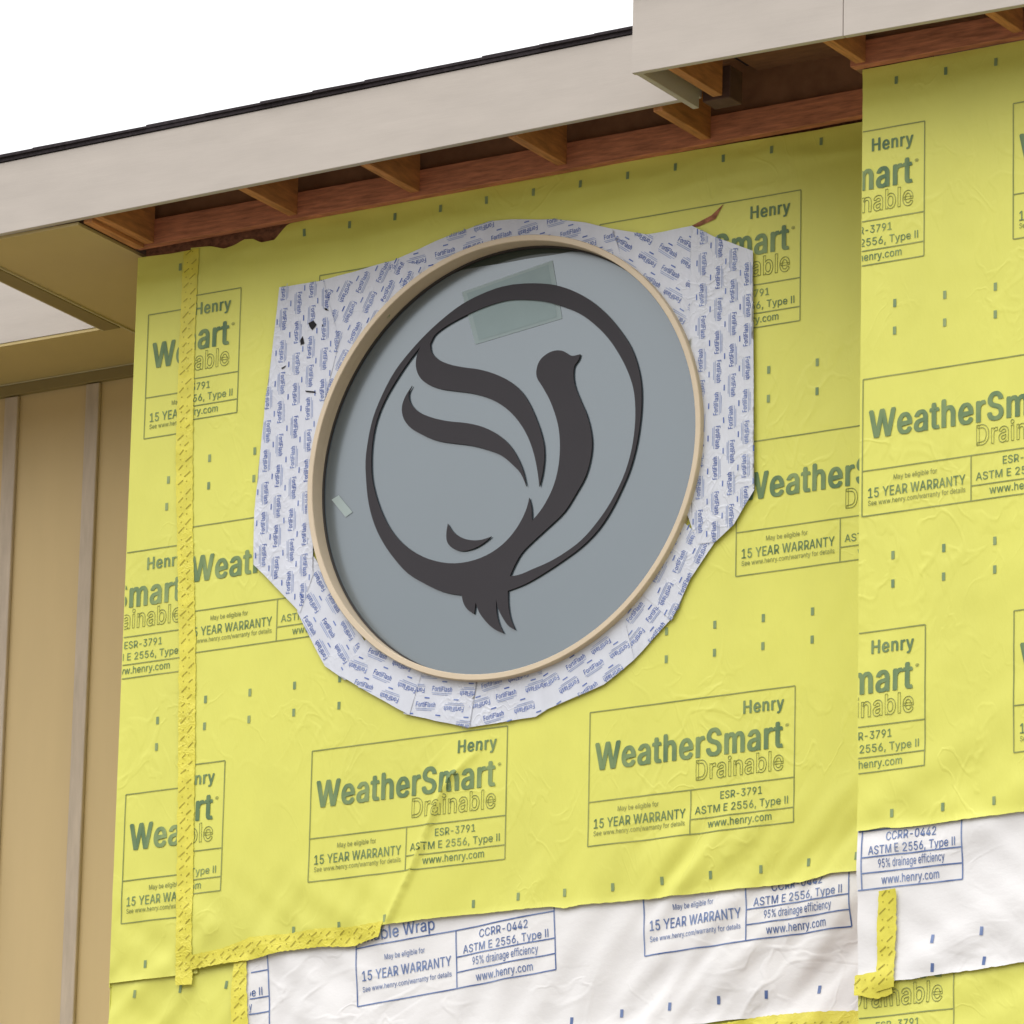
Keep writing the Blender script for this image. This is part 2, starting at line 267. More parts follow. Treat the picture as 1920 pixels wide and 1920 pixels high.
# ------------------------------------------------------------------ printing
GL = {" ":[188,[]],"%":[676,[[175,283,146,286,121,297,101,314,86,335,78,360,75,388,75,412,78,440,87,464,101,486,121,503,146,513,175,517,206,513,230,503,250,486,264,464,273,440,276,412,276,388,273,360,264,335,250,314,230,297,205,286],[175,327,198,332,212,346,221,365,223,388,223,412,221,435,213,454,198,468,175,473,153,468,138,454,130,435,127,412,127,388,130,365,138,346,153,332],[501,-10,471,-6,446,5,426,21,412,43,403,68,400,95,400,120,403,147,412,172,427,194,447,210,471,221,501,225,531,221,556,210,576,194,590,172,598,147,601,120,601,95,598,68,589,43,575,21,555,5,531,-6],[501,35,523,39,538,53,546,73,549,95,549,120,546,142,538,162,524,176,501,180,479,176,464,162,456,142,453,120,453,95,455,73,464,53,479,39],[132,0,482,509,540,509,191,0]]],",":[188,[[38,-119,68,71,137,71,84,-119]]],"-":[453,[[337,244,337,188,114,188,114,244]]],".":[188,[[95,-4,78,-1,63,9,53,24,50,41,53,59,63,73,78,83,95,87,113,83,128,73,138,59,141,41,138,24,128,9,113,-1]]],"/":[249,[[235,533,71,-76,14,-76,178,533]]],"0":[453,[[227,-7,174,1,130,24,95,62,69,113,57,155,50,202,48,254,50,306,57,353,69,395,95,447,130,484,174,508,227,516,279,508,323,484,358,447,384,395,396,353,403,306,405,254,403,202,396,155,384,113,359,62,323,24,279,1],[227,50,261,56,290,74,313,103,330,144,340,194,344,254,340,314,330,365,313,405,290,435,261,453,227,460,192,453,163,435,140,405,123,365,113,314,109,254,113,194,123,144,140,103,163,74,192,56]]],"1":[453,[[76,0,76,55,391,55,391,0],[276,509,276,0,212,0,212,448,209,448,86,358,86,427,198,509]]],"2":[453,[[64,0,64,47,234,229,261,257,282,282,299,305,311,327,318,348,320,371,317,397,308,419,293,436,273,449,250,457,224,460,196,457,172,447,153,433,139,413,130,390,127,362,66,362,71,405,86,442,111,473,143,496,182,511,225,516,268,511,306,497,337,474,361,445,376,411,381,372,378,345,371,318,357,290,336,259,306,223,267,180,153,60,153,57,389,57,389,0]]],"3":[453,[[218,-7,173,-3,133,10,98,30,70,57,52,91,44,132,109,132,115,107,126,87,144,71,165,59,191,52,219,50,248,53,275,61,297,74,315,93,325,116,329,145,326,172,316,196,299,217,275,234,242,244,201,248,157,248,157,299,288,448,288,452,70,452,70,509,372,509,372,461,211,278,211,289,264,288,308,276,344,253,371,222,387,186,393,145,387,103,370,66,344,36,309,12,266,-2]]],"4":[453,[[40,105,40,158,247,509,311,509,109,166,109,163,413,163,413,105],[282,0,282,121,282,146,282,318,343,318,343,0]]],"5":[453,[[221,-7,178,-2,140,11,108,32,83,60,66,93,60,130,122,130,127,108,138,89,154,73,173,60,196,52,221,50,250,53,276,64,298,82,314,104,324,131,328,162,324,193,314,221,297,244,275,262,248,273,218,277,192,275,167,268,145,258,128,246,67,253,96,509,366,509,366,452,151,452,134,301,136,301,155,315,178,325,203,331,229,334,263,330,294,321,321,306,345,285,364,260,379,231,388,199,391,163,385,117,369,76,343,41,309,15,268,-1]]],"6":[453,[[226,-7,182,-1,142,15,109,40,84,74,69,115,64,162,68,199,80,239,102,285,137,340,252,509,322,509,151,261,145,261,154,275,165,288,179,299,196,307,214,312,235,314,278,309,316,295,346,271,370,240,384,201,389,157,384,112,368,73,343,39,310,14,271,-2],[226,48,254,52,279,63,299,79,314,101,324,128,327,157,324,187,314,213,299,235,279,251,254,262,226,265,198,262,174,252,153,235,138,214,128,188,125,158,128,128,138,102,153,79,174,63,198,52]]],"7":[453,[[97,0,323,448,323,452,62,452,62,509,391,509,391,449,165,0]]],"9":[453,[[226,516,271,510,310,494,343,468,368,434,384,393,389,347,385,309,373,270,350,224,315,168,200,0,130,0,301,248,307,248,299,234,287,221,273,210,257,202,238,196,218,195,175,199,137,214,106,237,83,269,68,307,64,352,69,397,85,436,110,469,143,494,182,510],[226,460,199,457,174,446,154,429,138,407,129,381,125,352,129,322,138,295,154,274,174,257,199,247,226,243,254,247,279,257,299,273,314,295,324,321,327,350,324,381,314,407,299,429,279,446,254,457]]],"A":[480,[[16,0,201,509,276,509,463,0,395,0,287,302,276,334,264,372,250,420,232,478,245,478,228,419,213,371,201,333,191,302,85,0],[110,142,110,199,370,199,370,142]]],"C":[510,[[267,-7,225,-3,186,7,150,25,119,49,92,79,70,115,53,157,44,203,40,254,44,305,53,352,70,393,92,429,119,459,150,484,186,501,225,512,267,516,305,513,340,504,373,490,402,471,427,447,448,418,463,385,473,348,408,348,401,373,389,395,375,413,357,428,337,440,315,449,292,454,267,456,223,450,184,432,150,403,125,364,109,314,103,254,109,194,125,145,151,105,184,76,223,59,267,53,292,55,315,60,337,69,357,81,375,96,389,114,401,136,408,160,473,160,463,124,448,91,428,62,402,38,373,19,341,5,305,-4]]],"D":[502,[[219,0,96,0,96,57,215,57,272,63,318,81,354,110,379,149,394,198,399,255,394,312,379,361,354,399,320,428,275,446,221,452,93,452,93,509,225,509,273,505,315,495,353,478,399,441,433,391,449,351,458,306,462,255,458,205,449,159,433,119,411,83,384,54,351,31,312,14,268,3],[125,509,125,0,60,0,60,509]]],"E":[419,[[60,0,60,509,372,509,372,452,125,452,125,286,355,286,355,229,125,229,125,57,375,57,375,0]]],"F":[410,[[60,0,60,509,369,509,369,452,125,452,125,278,346,278,346,221,125,221,125,0]]],"H":[517,[[60,0,60,509,125,509,125,289,392,289,392,509,457,509,457,0,392,0,392,232,125,232,125,0]]],"I":[185,[[60,0,60,509,125,509,125,0]]],"M":[628,[[60,0,60,509,152,509,277,187,287,159,299,123,311,84,322,49,307,49,318,83,330,121,342,158,352,187,476,509,568,509,568,0,504,0,504,291,504,327,505,369,506,413,507,457,513,457,505,433,498,409,482,363,467,322,456,291,342,0,286,0,170,291,159,321,145,361,129,408,112,457,119,457,120,416,121,372,122,328,122,291,122,0]]],"N":[523,[[60,0,60,509,136,509,343,183,352,169,363,151,375,130,388,107,401,82,414,55,405,54,402,81,401,108,400,134,399,157,399,195,399,509,463,509,463,0,387,0,202,290,177,331,164,354,148,381,108,452,119,454,122,384,124,328,125,291,125,0]]],"R":[449,[[60,0,60,509,236,509,290,504,333,489,367,465,390,433,405,395,409,352,405,309,390,271,367,240,333,217,289,203,236,198,96,198,96,255,234,255,269,258,298,267,319,281,334,300,342,324,345,352,342,380,334,405,319,425,298,440,269,449,233,452,125,452,125,0],[353,0,230,229,303,229,428,0]]],"S":[447,[[224,-9,172,-4,128,9,91,31,64,60,46,96,38,137,104,137,110,110,123,88,142,71,166,59,194,52,224,49,257,52,286,60,311,74,329,92,341,114,346,139,342,161,332,179,316,193,296,205,272,214,245,222,184,239,128,260,86,289,60,326,52,372,58,413,75,448,102,476,138,498,180,511,227,516,275,511,316,498,351,476,377,449,394,415,401,378,337,378,326,412,302,437,267,453,225,459,194,456,167,448,145,435,129,418,118,398,115,376,119,352,131,334,148,319,169,308,191,300,212,293,264,279,287,272,312,264,336,252,359,238,379,220,395,198,405,171,408,139,403,99,386,64,360,34,323,11,278,-4]]],"T":[449,[[32,452,32,509,417,509,417,452,257,452,257,0,193,0,193,452]]],"W":[686,[[155,0,16,509,82,509,163,196,170,171,175,145,187,94,192,67,197,40,189,40,194,67,200,94,205,120,211,145,224,196,306,509,380,509,462,196,468,171,474,145,486,94,492,67,497,40,488,40,493,67,499,94,504,120,510,145,523,196,603,509,670,509,530,0,455,0,368,323,359,356,351,391,344,431,336,475,350,475,342,433,335,395,327,359,318,323,230,0]]],"Y":[472,[[203,0,203,208,16,509,91,509,192,344,208,318,222,292,236,264,250,230,224,230,237,265,251,293,265,318,280,344,381,509,455,509,268,208,268,0]]],"a":[389,[[160,-9,126,-5,94,5,68,22,48,45,35,73,30,108,34,138,43,161,58,179,78,193,100,203,125,211,152,216,178,220,234,227,252,230,265,235,273,243,276,255,276,257,273,279,267,297,256,311,240,322,220,329,196,331,171,329,149,322,132,313,118,301,107,288,100,274,41,291,57,322,79,346,104,364,133,375,163,382,194,384,215,383,239,379,263,372,286,360,306,343,322,320,333,290,337,251,337,0,277,0,277,52,272,52,264,38,252,25,236,12,215,1,190,-6],[170,45,202,49,228,59,248,74,263,93,272,115,276,138,276,190,270,186,259,182,246,179,231,176,200,171,175,168,154,164,134,159,117,150,103,139,95,124,92,105,94,87,102,72,114,61,130,52,149,47]]],"b":[424,[[229,-8,198,-5,172,4,153,17,138,31,127,46,118,59,112,59,112,0,53,0,53,509,114,509,114,319,118,319,127,331,137,346,152,360,171,373,197,381,229,384,274,378,313,361,345,332,370,293,385,245,390,189,385,133,370,84,346,45,313,16,274,-2],[220,47,253,51,279,66,301,88,316,117,325,151,328,189,325,227,316,261,301,290,280,311,253,325,220,330,188,325,161,312,140,291,125,263,116,229,113,189,116,150,125,115,140,86,162,65,188,51]]],"c":[396,[[207,-8,159,-2,117,16,82,46,56,85,40,133,34,187,40,243,56,291,82,330,117,360,159,378,207,384,234,383,260,377,284,368,305,356,324,341,340,322,353,301,362,277,303,262,298,276,290,289,281,301,270,311,257,319,242,325,226,329,207,330,173,325,145,310,124,287,108,258,99,224,96,187,99,151,108,117,124,89,145,66,173,51,207,46,226,48,243,52,258,58,271,66,282,76,292,89,299,102,304,117,363,102,354,78,341,56,325,37,306,21,285,9,261,-1,235,-6]]],"d":[424,[[195,-8,151,-2,111,16,79,45,55,84,39,133,34,189,39,245,55,293,79,332,112,361,151,378,196,384,228,381,253,373,272,360,287,346,298,331,306,319,311,319,311,509,372,509,372,0,313,0,313,59,307,59,298,46,287,31,272,17,252,4,227,-5],[205,47,236,51,263,65,284,86,299,115,309,150,312,189,309,229,300,263,284,291,263,312,237,325,205,330,172,325,145,311,124,290,108,261,99,227,96,189,99,151,109,117,124,88,145,66,172,51]]],"e":[404,[[212,-8,161,-2,117,16,82,46,56,85,40,132,34,187,39,242,55,290,81,329,115,359,157,378,205,384,236,382,266,374,294,361,319,341,341,315,357,282,368,242,371,194,371,169,75,169,75,221,338,221,310,202,307,237,298,269,283,294,263,314,237,326,205,330,173,326,146,313,125,294,109,270,99,241,96,211,96,178,100,139,110,106,128,80,151,61,179,50,212,46,234,48,254,53,271,61,285,73,297,88,306,105,365,91,353,63,335,39,311,19,283,4,249,-5]]],"f":[254,[[228,379,228,327,6,327,6,379],[81,0,81,432,84,461,96,486,113,505,135,519,161,527,187,530,207,529,222,527,234,524,243,521,227,468,215,472,206,473,195,474,171,470,154,460,145,443,142,419,142,0]]],"g":[425,[[207,-151,168,-148,134,-140,105,-127,82,-110,64,-91,51,-69,101,-41,110,-53,122,-66,136,-78,154,-88,178,-95,207,-97,249,-92,282,-75,304,-47,311,-6,311,68,306,68,298,56,287,41,272,28,252,16,227,8,195,5,152,10,113,27,80,53,55,90,39,136,34,191,39,246,55,293,80,332,112,361,152,378,196,384,228,382,253,373,273,360,288,346,299,331,308,319,313,319,313,379,372,379,372,-9,367,-54,350,-90,324,-117,291,-136,251,-147],[205,59,237,63,264,75,285,95,300,121,309,154,312,193,309,231,300,264,285,291,264,312,237,325,205,330,172,325,145,312,124,290,109,262,99,229,96,193,99,155,109,123,124,96,145,76,172,63]]],"h":[410,[[114,227,114,0,53,0,53,509,114,509,114,287,102,287,124,332,152,362,187,379,227,384,264,380,295,369,321,349,341,321,353,285,357,240,357,0,296,0,296,235,290,275,273,304,246,323,210,329,184,326,161,317,141,303,126,283,117,257]]],"i":[167,[[53,0,53,379,114,379,114,0],[84,443,67,446,54,455,44,468,41,483,44,499,54,512,67,521,84,524,100,521,114,512,123,499,126,483,123,468,114,455,100,446]]],"l":[170,[[54,0,54,509,116,509,116,0]]],"m":[610,[[53,0,53,379,112,379,112,295,108,295,118,323,132,346,151,363,172,376,195,384,219,386,257,380,287,361,309,331,321,295,312,295,322,321,337,343,357,361,381,375,407,383,437,386,468,383,497,372,522,354,541,328,553,296,557,255,557,0,496,0,496,254,490,289,473,313,447,326,419,330,395,328,374,320,358,307,345,290,338,270,335,247,335,0,274,0,274,260,269,288,253,311,229,326,199,330,178,328,158,320,140,307,126,289,117,266,114,238,114,0]]],"n":[410,[[114,227,114,0,53,0,53,379,112,379,112,287,102,287,124,332,152,362,187,379,227,384,264,380,295,369,321,349,341,321,353,285,357,240,357,0,296,0,296,235,290,275,273,304,246,323,210,329,184,326,161,317,141,303,126,283,117,257]]],"o":[415,[[207,-8,159,-2,117,16,82,46,56,85,40,133,34,187,40,243,56,291,82,330,117,360,159,378,207,384,256,378,299,360,333,330,359,291,376,243,381,187,376,133,359,85,333,46,299,16,256,-2],[207,46,242,51,270,66,292,89,307,117,316,151,319,187,316,224,307,258,292,287,270,310,242,325,207,330,173,325,145,310,124,287,108,258,99,224,96,187,99,151,108,117,124,89,145,66,173,51]]],"p":[424,[[53,-143,53,379,112,379,112,319,118,319,126,331,137,346,152,360,171,373,197,381,229,384,274,378,313,361,345,332,370,293,385,245,390,189,385,133,370,84,346,45,313,16,274,-2,229,-8,198,-5,173,4,153,17,138,31,127,46,118,59,114,59,114,-143],[220,47,253,51,279,66,301,88,316,117,325,151,328,189,325,227,316,261,301,290,280,311,253,325,220,330,188,325,161,312,140,291,125,263,116,229,113,189,116,150,125,115,140,86,162,65,188,51]]],"r":[259,[[53,0,53,379,112,379,112,321,115,321,130,347,152,367,181,380,213,385,229,384,243,384,243,322,230,324,219,325,207,326,182,323,159,315,140,301,126,284,117,262,114,237,114,0]]],"s":[365,[[182,-8,145,-5,112,3,84,18,62,38,45,63,36,94,94,107,105,79,124,60,150,49,181,45,217,50,244,62,262,81,268,103,265,121,254,136,237,147,212,155,149,170,104,186,72,208,53,237,47,274,51,305,65,332,87,354,115,370,149,381,187,384,223,381,254,372,279,358,299,339,314,316,324,290,268,277,258,298,243,316,219,328,187,333,156,329,131,317,114,299,109,277,112,258,124,243,144,232,172,223,229,209,275,194,306,171,325,142,331,107,326,75,312,47,290,24,260,6,223,-5]]],"t":[227,[[204,379,204,327,6,327,6,379],[65,471,126,471,126,98,128,76,136,61,150,53,170,50,185,51,202,54,213,2,203,-1,192,-3,180,-4,168,-4,125,2,92,21,72,52,65,93]]],"w":[567,[[138,0,23,379,87,379,133,214,143,177,154,137,165,91,175,41,165,41,175,90,186,135,196,176,206,214,252,379,316,379,362,214,371,176,382,136,392,91,402,41,391,41,402,90,413,135,423,176,434,214,480,379,545,379,429,0,368,0,319,172,305,225,297,252,291,280,277,338,291,338,277,280,263,225,255,198,248,172,199,0]]],"y":[389,[[47,-139,61,-86,71,-87,88,-90,104,-89,118,-84,130,-74,141,-58,151,-36,163,-1,17,379,84,379,165,155,177,121,187,87,196,53,206,21,184,21,193,53,202,87,212,121,224,155,305,379,371,379,204,-58,191,-85,177,-107,159,-124,139,-136,117,-143,91,-145,77,-145,65,-143,54,-141]]],"\u00ae":[463,[[231,118,192,122,154,134,121,152,91,177,67,206,48,240,37,277,33,317,37,357,48,394,67,428,91,457,121,482,154,500,192,512,231,516,271,512,309,500,343,482,372,457,396,428,415,394,426,357,430,317,426,277,415,240,396,206,372,177,343,152,309,134,271,122],[231,166,271,171,307,187,338,210,362,241,377,277,382,317,377,357,362,393,338,423,307,447,271,462,231,467,192,462,156,447,125,423,101,393,86,357,81,317,86,277,101,241,125,210,156,187,192,171],[273,226,228,312,273,312,319,226],[161,226,161,409,253,409,266,407,279,402,292,394,302,383,309,368,311,350,309,332,302,316,291,304,278,295,264,289,250,287,185,287,185,319,239,319,248,321,257,327,264,337,267,350,264,364,257,372,248,376,239,378,203,378,203,226]]]}        # letter outlines: advance width, closed loops; cap height 509
TC = {}
def fatten(L, dx, dy):
    """moves a closed loop outward (left of its direction) to make bolder letters"""
    Q = [L[0]]
    for p in L[1:]:
        if math.hypot(p[0]-Q[-1][0], p[1]-Q[-1][1]) > 7: Q.append(p)
    L = Q; n = len(L); out = []
    for i in range(n):
        a, b, c = Vector(L[i-1]), Vector(L[i]), Vector(L[(i+1) % n])
        d0, d1 = (b-a).normalized(), (c-b).normalized()
        nn = Vector((-d0.y-d1.y, d0.x+d1.x)); l2 = nn.length_squared
        k = min(2/max(l2, 1e-6), 1.25/max(nn.length, .05))
        out.append((b.x+nn.x*k*dx, b.y+nn.y*k*dy))
    return out
def glyphs(body, bold=0.0, outline=0.0, gap=0):
    k = (body, bold, outline, gap)
    if k in TC: return TC[k]
    c = bpy.data.curves.new('text', 'CURVE'); c.dimensions = '2D'; c.fill_mode = 'BOTH'
    if outline: c.fill_mode = 'NONE'; c.dimensions = '3D'; c.bevel_depth = outline; c.bevel_resolution = 0
    pen = 0
    for ch in body:
        ad, loops = GL[ch]
        for L in loops:
            L = list(zip(L[::2], L[1::2]))
            if outline and bold: L = fatten(L, bold, bold*.75)
            sp = c.splines.new('POLY'); sp.points.add(len(L)-1); sp.use_cyclic_u = True
            for q, p in zip(sp.points, L): q.co = ((pen+p[0])/509, p[1]/509, 0, 1)
        pen += ad+bold*1.5+gap
    o = bpy.data.objects.new('text', c); COL.objects.link(o); bpy.context.view_layer.update()
    me = bpy.data.meshes.new_from_object(o.evaluated_get(bpy.context.evaluated_depsgraph_get()))
    bpy.data.objects.remove(o); bpy.data.curves.remove(c)
    vs = [tuple(v.co) for v in me.vertices]; fs = [tuple(p.vertices) for p in me.polygons]
    bpy.data.meshes.remove(me)
    if bold and not outline:                 # heavier strokes: the letters printed again, a little to each side and up and down
        n = 5 if bold > 15 else 3; V, Fc = [], []
        for i in range(n):
            dx = bold*(2*i/(n-1)-1)/509; dy = bold*.28*(1 if i % 2 else -1)/509; o_ = len(V)
            V += [(x+dx, y+dy, i*.003) for (x, y, z) in vs]; Fc += [tuple(j+o_ for j in f) for f in fs]
        vs, fs = V, Fc
    x0 = min(v[0] for v in vs); x1 = max(v[0] for v in vs)
    TC[k] = ([((v[0]-x0)/(x1-x0), v[1], v[2]) for v in vs], fs); return TC[k]
class Print:
    """collects flat print on a wrap sheet, laid on its surface"""
    def __init__(s, y, hf, eps=.0018): s.v = []; s.f = []; s.y = y; s.hf = hf; s.e = eps; s.m = 0
    def add(s, vs, fs):
        o = len(s.v); s.v += vs; s.f += [(tuple(i+o for i in f), s.m) for f in fs]
    def text(s, T, body, x0, x1, zb, cap, bold=0, outline=0, gap=1.0, test=None):
        vs, fs = glyphs(body, bold, outline, gap)
        out = []
        for (a, b, c) in vs:
            X, Z = T(x0+a*(x1-x0), zb+b*cap); out.append((X, c*cap*.6, Z))
        if test: fs = [f for f in fs if test(sum(out[i][0] for i in f)/len(f), sum(out[i][2] for i in f)/len(f))]
        s.add(out, fs)
    def line(s, T, x0, z0, x1, z1, wd=.0042, test=None):
        L = math.hypot(x1-x0, z1-z0); n = max(1, int(L/.02)); px, pz = -(z1-z0)/L*wd/2, (x1-x0)/L*wd/2
        vs, fs = [], []
        for i in range(n+1):
            t = i/n; x, z = x0+(x1-x0)*t, z0+(z1-z0)*t
            for q in (1, -1):
                X, Z = T(x+px*q, z+pz*q); vs.append((X, 0, Z))
        for i in range(n): fs.append((2*i, 2*i+1, 2*i+3, 2*i+2))
        if test: fs = [f for f in fs if test(sum(vs[i][0] for i in f)/4, sum(vs[i][2] for i in f)/4)]
        s.add(vs, fs)
    def build(s, name, mt, parent, clip=None, cut=.035, into=None):
        """clip = list of (point xz, normal xz): the side the normal points to is removed"""
        bm = bmesh.new(); bv = [bm.verts.new(v) for v in s.v]
        for f, mi in s.f:
            try: bm.faces.new([bv[i] for i in f]).material_index = mi
            except ValueError: pass
        if not bm.faces: bm.free(); return None
        def g(): return list(bm.verts)+list(bm.edges)+list(bm.faces)
        for (p, n) in (clip or []):
            bmesh.ops.bisect_plane(bm, geom=g(), dist=1e-6, plane_co=(p[0], 0, p[1]), plane_no=(n[0], 0, n[1]), clear_outer=True)
        if not bm.faces: bm.free(); return None
        if cut:
            for ax in (0, 2):
                lo = min(v.co[ax] for v in bm.verts); hi = max(v.co[ax] for v in bm.verts); k = lo+cut
                while k < hi:
                    co = [0, 0, 0]; no = [0, 0, 0]; co[ax] = k; no[ax] = 1
                    bmesh.ops.bisect_plane(bm, geom=g(), dist=1e-6, plane_co=co, plane_no=no); k += cut
        for v in list(bm.verts):
            if not v.link_faces: bm.verts.remove(v)
        for v in bm.verts: v.co.y = s.y-s.hf(v.co.x, v.co.z)-s.e-v.co.y
        me = bpy.data.meshes.new(name); bm.to_mesh(me); bm.free()
        mts = mt if isinstance(mt, (list, tuple)) else [mt]
        if into is None:
            o = link(name, me, mts[0], parent)
            for q in mts[1:]: me.materials.append(q)
            return o
        me.transform(Matrix.Translation(-wloc(into)))              # the print becomes surface of the sheet it is on
        k = len(into.data.materials)
        for p in me.polygons: p.material_index += k
        bm = bmesh.new(); bm.from_mesh(into.data); bm.from_mesh(me); bm.to_mesh(into.data); bm.free()
        for q in mts: into.data.materials.append(q)
        bpy.data.meshes.remove(me)
def frame_T(x0, z0, rot=0):
    c, q = math.cos(rot), math.sin(rot)
    return lambda a, b: (x0+a*c-b*q, z0+a*q+b*c)
BW, BH = .848, .498
def in_hole(x, z): return math.hypot(x, z-ZC) > HOLE+.01
def yellow_box(parent, x0, z0, y, hf, clip=None, test=None, rot=0, into=None):
    """one printed panel of the yellow wrap, top left corner at x0, z0"""
    T = frame_T(x0, z0, rot); Z = lambda v: -v*BH; X = lambda u: u*BW
    p = Print(y, hf)
    for a in ((0, 0, 1, 0), (0, 1, 1, 1), (0, 0, 0, 1), (1, 0, 1, 1), (0, .672, 1, .672), (.501, .672, .501, 1), (.501, .892, 1, .892)):
        p.line(T, X(a[0]), Z(a[1]), X(a[2]), Z(a[3]), test=test)
    p.text(T, 'Drainable', X(.525), X(.948), Z(.603), .140*BH, bold=15, outline=.021, gap=6, test=test)
    p.text(T, 'May be eligible for', X(.145), X(.345), Z(.762), .036*BH, bold=5, test=test)
    p.text(T, 'See www.henry.com/warranty for details', X(.028), X(.475), Z(.928), .036*BH, bold=4, test=test)
    p.text(T, '®', X(.955), X(.972), Z(.30), .03*BH, test=test)
    p.m = 1
    p.text(T, 'Henry', X(.752), X(.948), Z(.158), .094*BH, bold=28, gap=12, test=test)
    p.text(T, 'WeatherSmart', X(.028), X(.945), Z(.437), .198*BH, bold=33, gap=-6, test=test)
    p.text(T, '15 YEAR WARRANTY', X(.028), X(.475), Z(.872), .070*BH, bold=10, test=test)
    p.text(T, 'ESR-3791', X(.645), X(.848), Z(.765), .056*BH, bold=5, test=test)
    p.text(T, 'ASTM E 2556, Type II', X(.523), X(.972), Z(.858), .056*BH, bold=5, test=test)
    p.text(T, 'www.henry.com', X(.585), X(.895), Z(.966), .056*BH, bold=7, test=test)
    p.build('printed_panel', [M['ink_line'], M['ink_green']], parent, clip, into=into)
def white_box(parent, x0, z0, y, hf, rot=0, clip=None, sec=.215, above=False, into=None, wide=1):
    """lower half of a printed panel of the white wrap; x0, z0 = left end of the dividing line"""
    T = frame_T(x0, z0, rot); Z = lambda v: -v*sec; X = lambda u: u*BW*wide
    p = Print(y, hf)
    for a in ((0, 0, 1, 0), (0, 1, 1, 1), (0, -.5, 0, 1), (1, -.5, 1, 1), (.501, 0, .501, 1), (.501, .46, 1, .46), (.501, .725, 1, .725)):
        p.line(T, X(a[0]), Z(a[1]), X(a[2]), Z(a[3]), wd=.0048)
    if above: p.text(T, 'Drainable Wrap', X(-.06), X(.40), Z(-.08), .044, bold=10)
    p.text(T, 'May be eligible for', X(.145), X(.345), Z(.28), .020, bold=6)
    p.text(T, '15 YEAR WARRANTY', X(.03), X(.475), Z(.585), .037, bold=12)
    p.text(T, 'See www.henry.com/warranty for details', X(.028), X(.475), Z(.77), .019, bold=6)
    p.text(T, 'CCRR-0442', X(.62), X(.87), Z(.20), .030, bold=7)
    p.text(T, 'ASTM E 2556, Type II', X(.535), X(.968), Z(.42), .030, bold=8)
    p.text(T, '95% drainage efficiency', X(.585), X(.915), Z(.655), .030, bold=6)
    p.text(T, 'www.henry.com', X(.60), X(.885), Z(.935), .030, bold=9)
    p.build('printed_panel', M['ink_blue'], parent, clip, into=into)
def marks(sh, pts, y, hf, mt, lean=0):
    p = Print(y, hf)
    for (x, z) in pts: p.line(lambda a, b: (a, b), x-lean, z-.0145, x+lean, z+.0145, wd=.0125)
    p.build('marks', mt, None, cut=0, into=sh)

# ------------------------------------------------------------------ ground
gm = bmesh.new(); bmesh.ops.create_grid(gm, x_segments=8, y_segments=8, size=400)
me = bpy.data.meshes.new('ground'); gm.to_mesh(me); gm.free()
props(link('ground', me, M['ground']), kind='structure')

# ------------------------------------------------------------------ walls
YM, YR, YS = .04, -.49, 1.22            # wrap planes of the main wall and the projecting wall, face of the siding wall
XL, XR = -1.695, 1.772                  # ends of the main wall, left end of the projecting wall
wall = empty('wall', (0, .08, 0), label='recessed upper wall holding the round window, wrapped in yellow sheets', cat='wall')
seg_n = 96; vs, fs = [], []
y0, y1 = .088, .185
x0, x1, z0, z1 = XL+.008, 1.9, 0.0, 9.83
def edge_pt(a):
    c, s = math.cos(a), math.sin(a)
    k = min((x1 if c > 0 else -x0)/abs(c) if abs(c) > 1e-6 else 1e9, ((z1-ZC) if s > 0 else (ZC-z0))/abs(s) if abs(s) > 1e-6 else 1e9)
    return c*k, ZC+s*k
angs = sorted([2*math.pi*i/seg_n for i in range(seg_n)]+[math.atan2(b-ZC, a) % (2*math.pi) for a in (x0, x1) for b in (z0, z1)])
n = len(angs)
for y in (y0, y1):
    for a in angs: vs.append((.842*math.cos(a), y, ZC+.842*math.sin(a)))
    for a in angs: q = edge_pt(a); vs.append((q[0], y, q[1]))
for i in range(n):
    j = (i+1) % n
    fs += [(i, j, n+j, n+i), (2*n+i, 3*n+i, 3*n+j, 2*n+j), (i, 2*n+i, 2*n+j, j), (n+i, n+j, 3*n+j, 3*n+i)]
pydata('sheathing', vs, fs, M['osb'], wall)
box('end_sheathing', M['osb'], wall, XL+.008, XL+.12, .187, YS+.05, 0, 9.735)
box('rim_board', M['deck'], wall, XL+.05, 1.76, .04, .072, 9.862, 10.04, zr=(9.862, 10.09))

wall2 = empty('wall', (3, -.4, 0), label='projecting right-hand wall wrapped in yellow and white sheets', cat='wall')
box('sheathing', M['osb'], wall2, XR+.006, 6.5, -.455, .073, 0, 9.732)
box('rim_board', M['deck'], wall2, XR+.004, 6.5, -.49, -.46, 9.83, 10.02)
box('end_rim_board', M['deck'], wall2, XR-.03, XR+.002, -.528, .035, 9.738, 10.02)

side = empty('wall', (-4, YS, 0), label='tan board and batten wall under the soffit at the left', cat='wall')
box('siding', M['tan_wall'], side, -8, XL+.005, YS, YS+.1, 0, 9.76)
for i in range(8):
    xb = -2.672-.406*i
    MB().box(xb-.066, xb, YS-.020, YS-.001, 0, 9.686, bev=.003).obj('batten', M['batten'], side)
MB().box(-8, XL+.004, YS-.028, YS-.0005, 9.690, 9.735, bev=.002).obj('frieze_board', M['brown'], side)
MB().box(-8, XL+.004, YS-.034, YS-.0005, 9.7355, 9.7395).obj('bead', M['bead'], side)

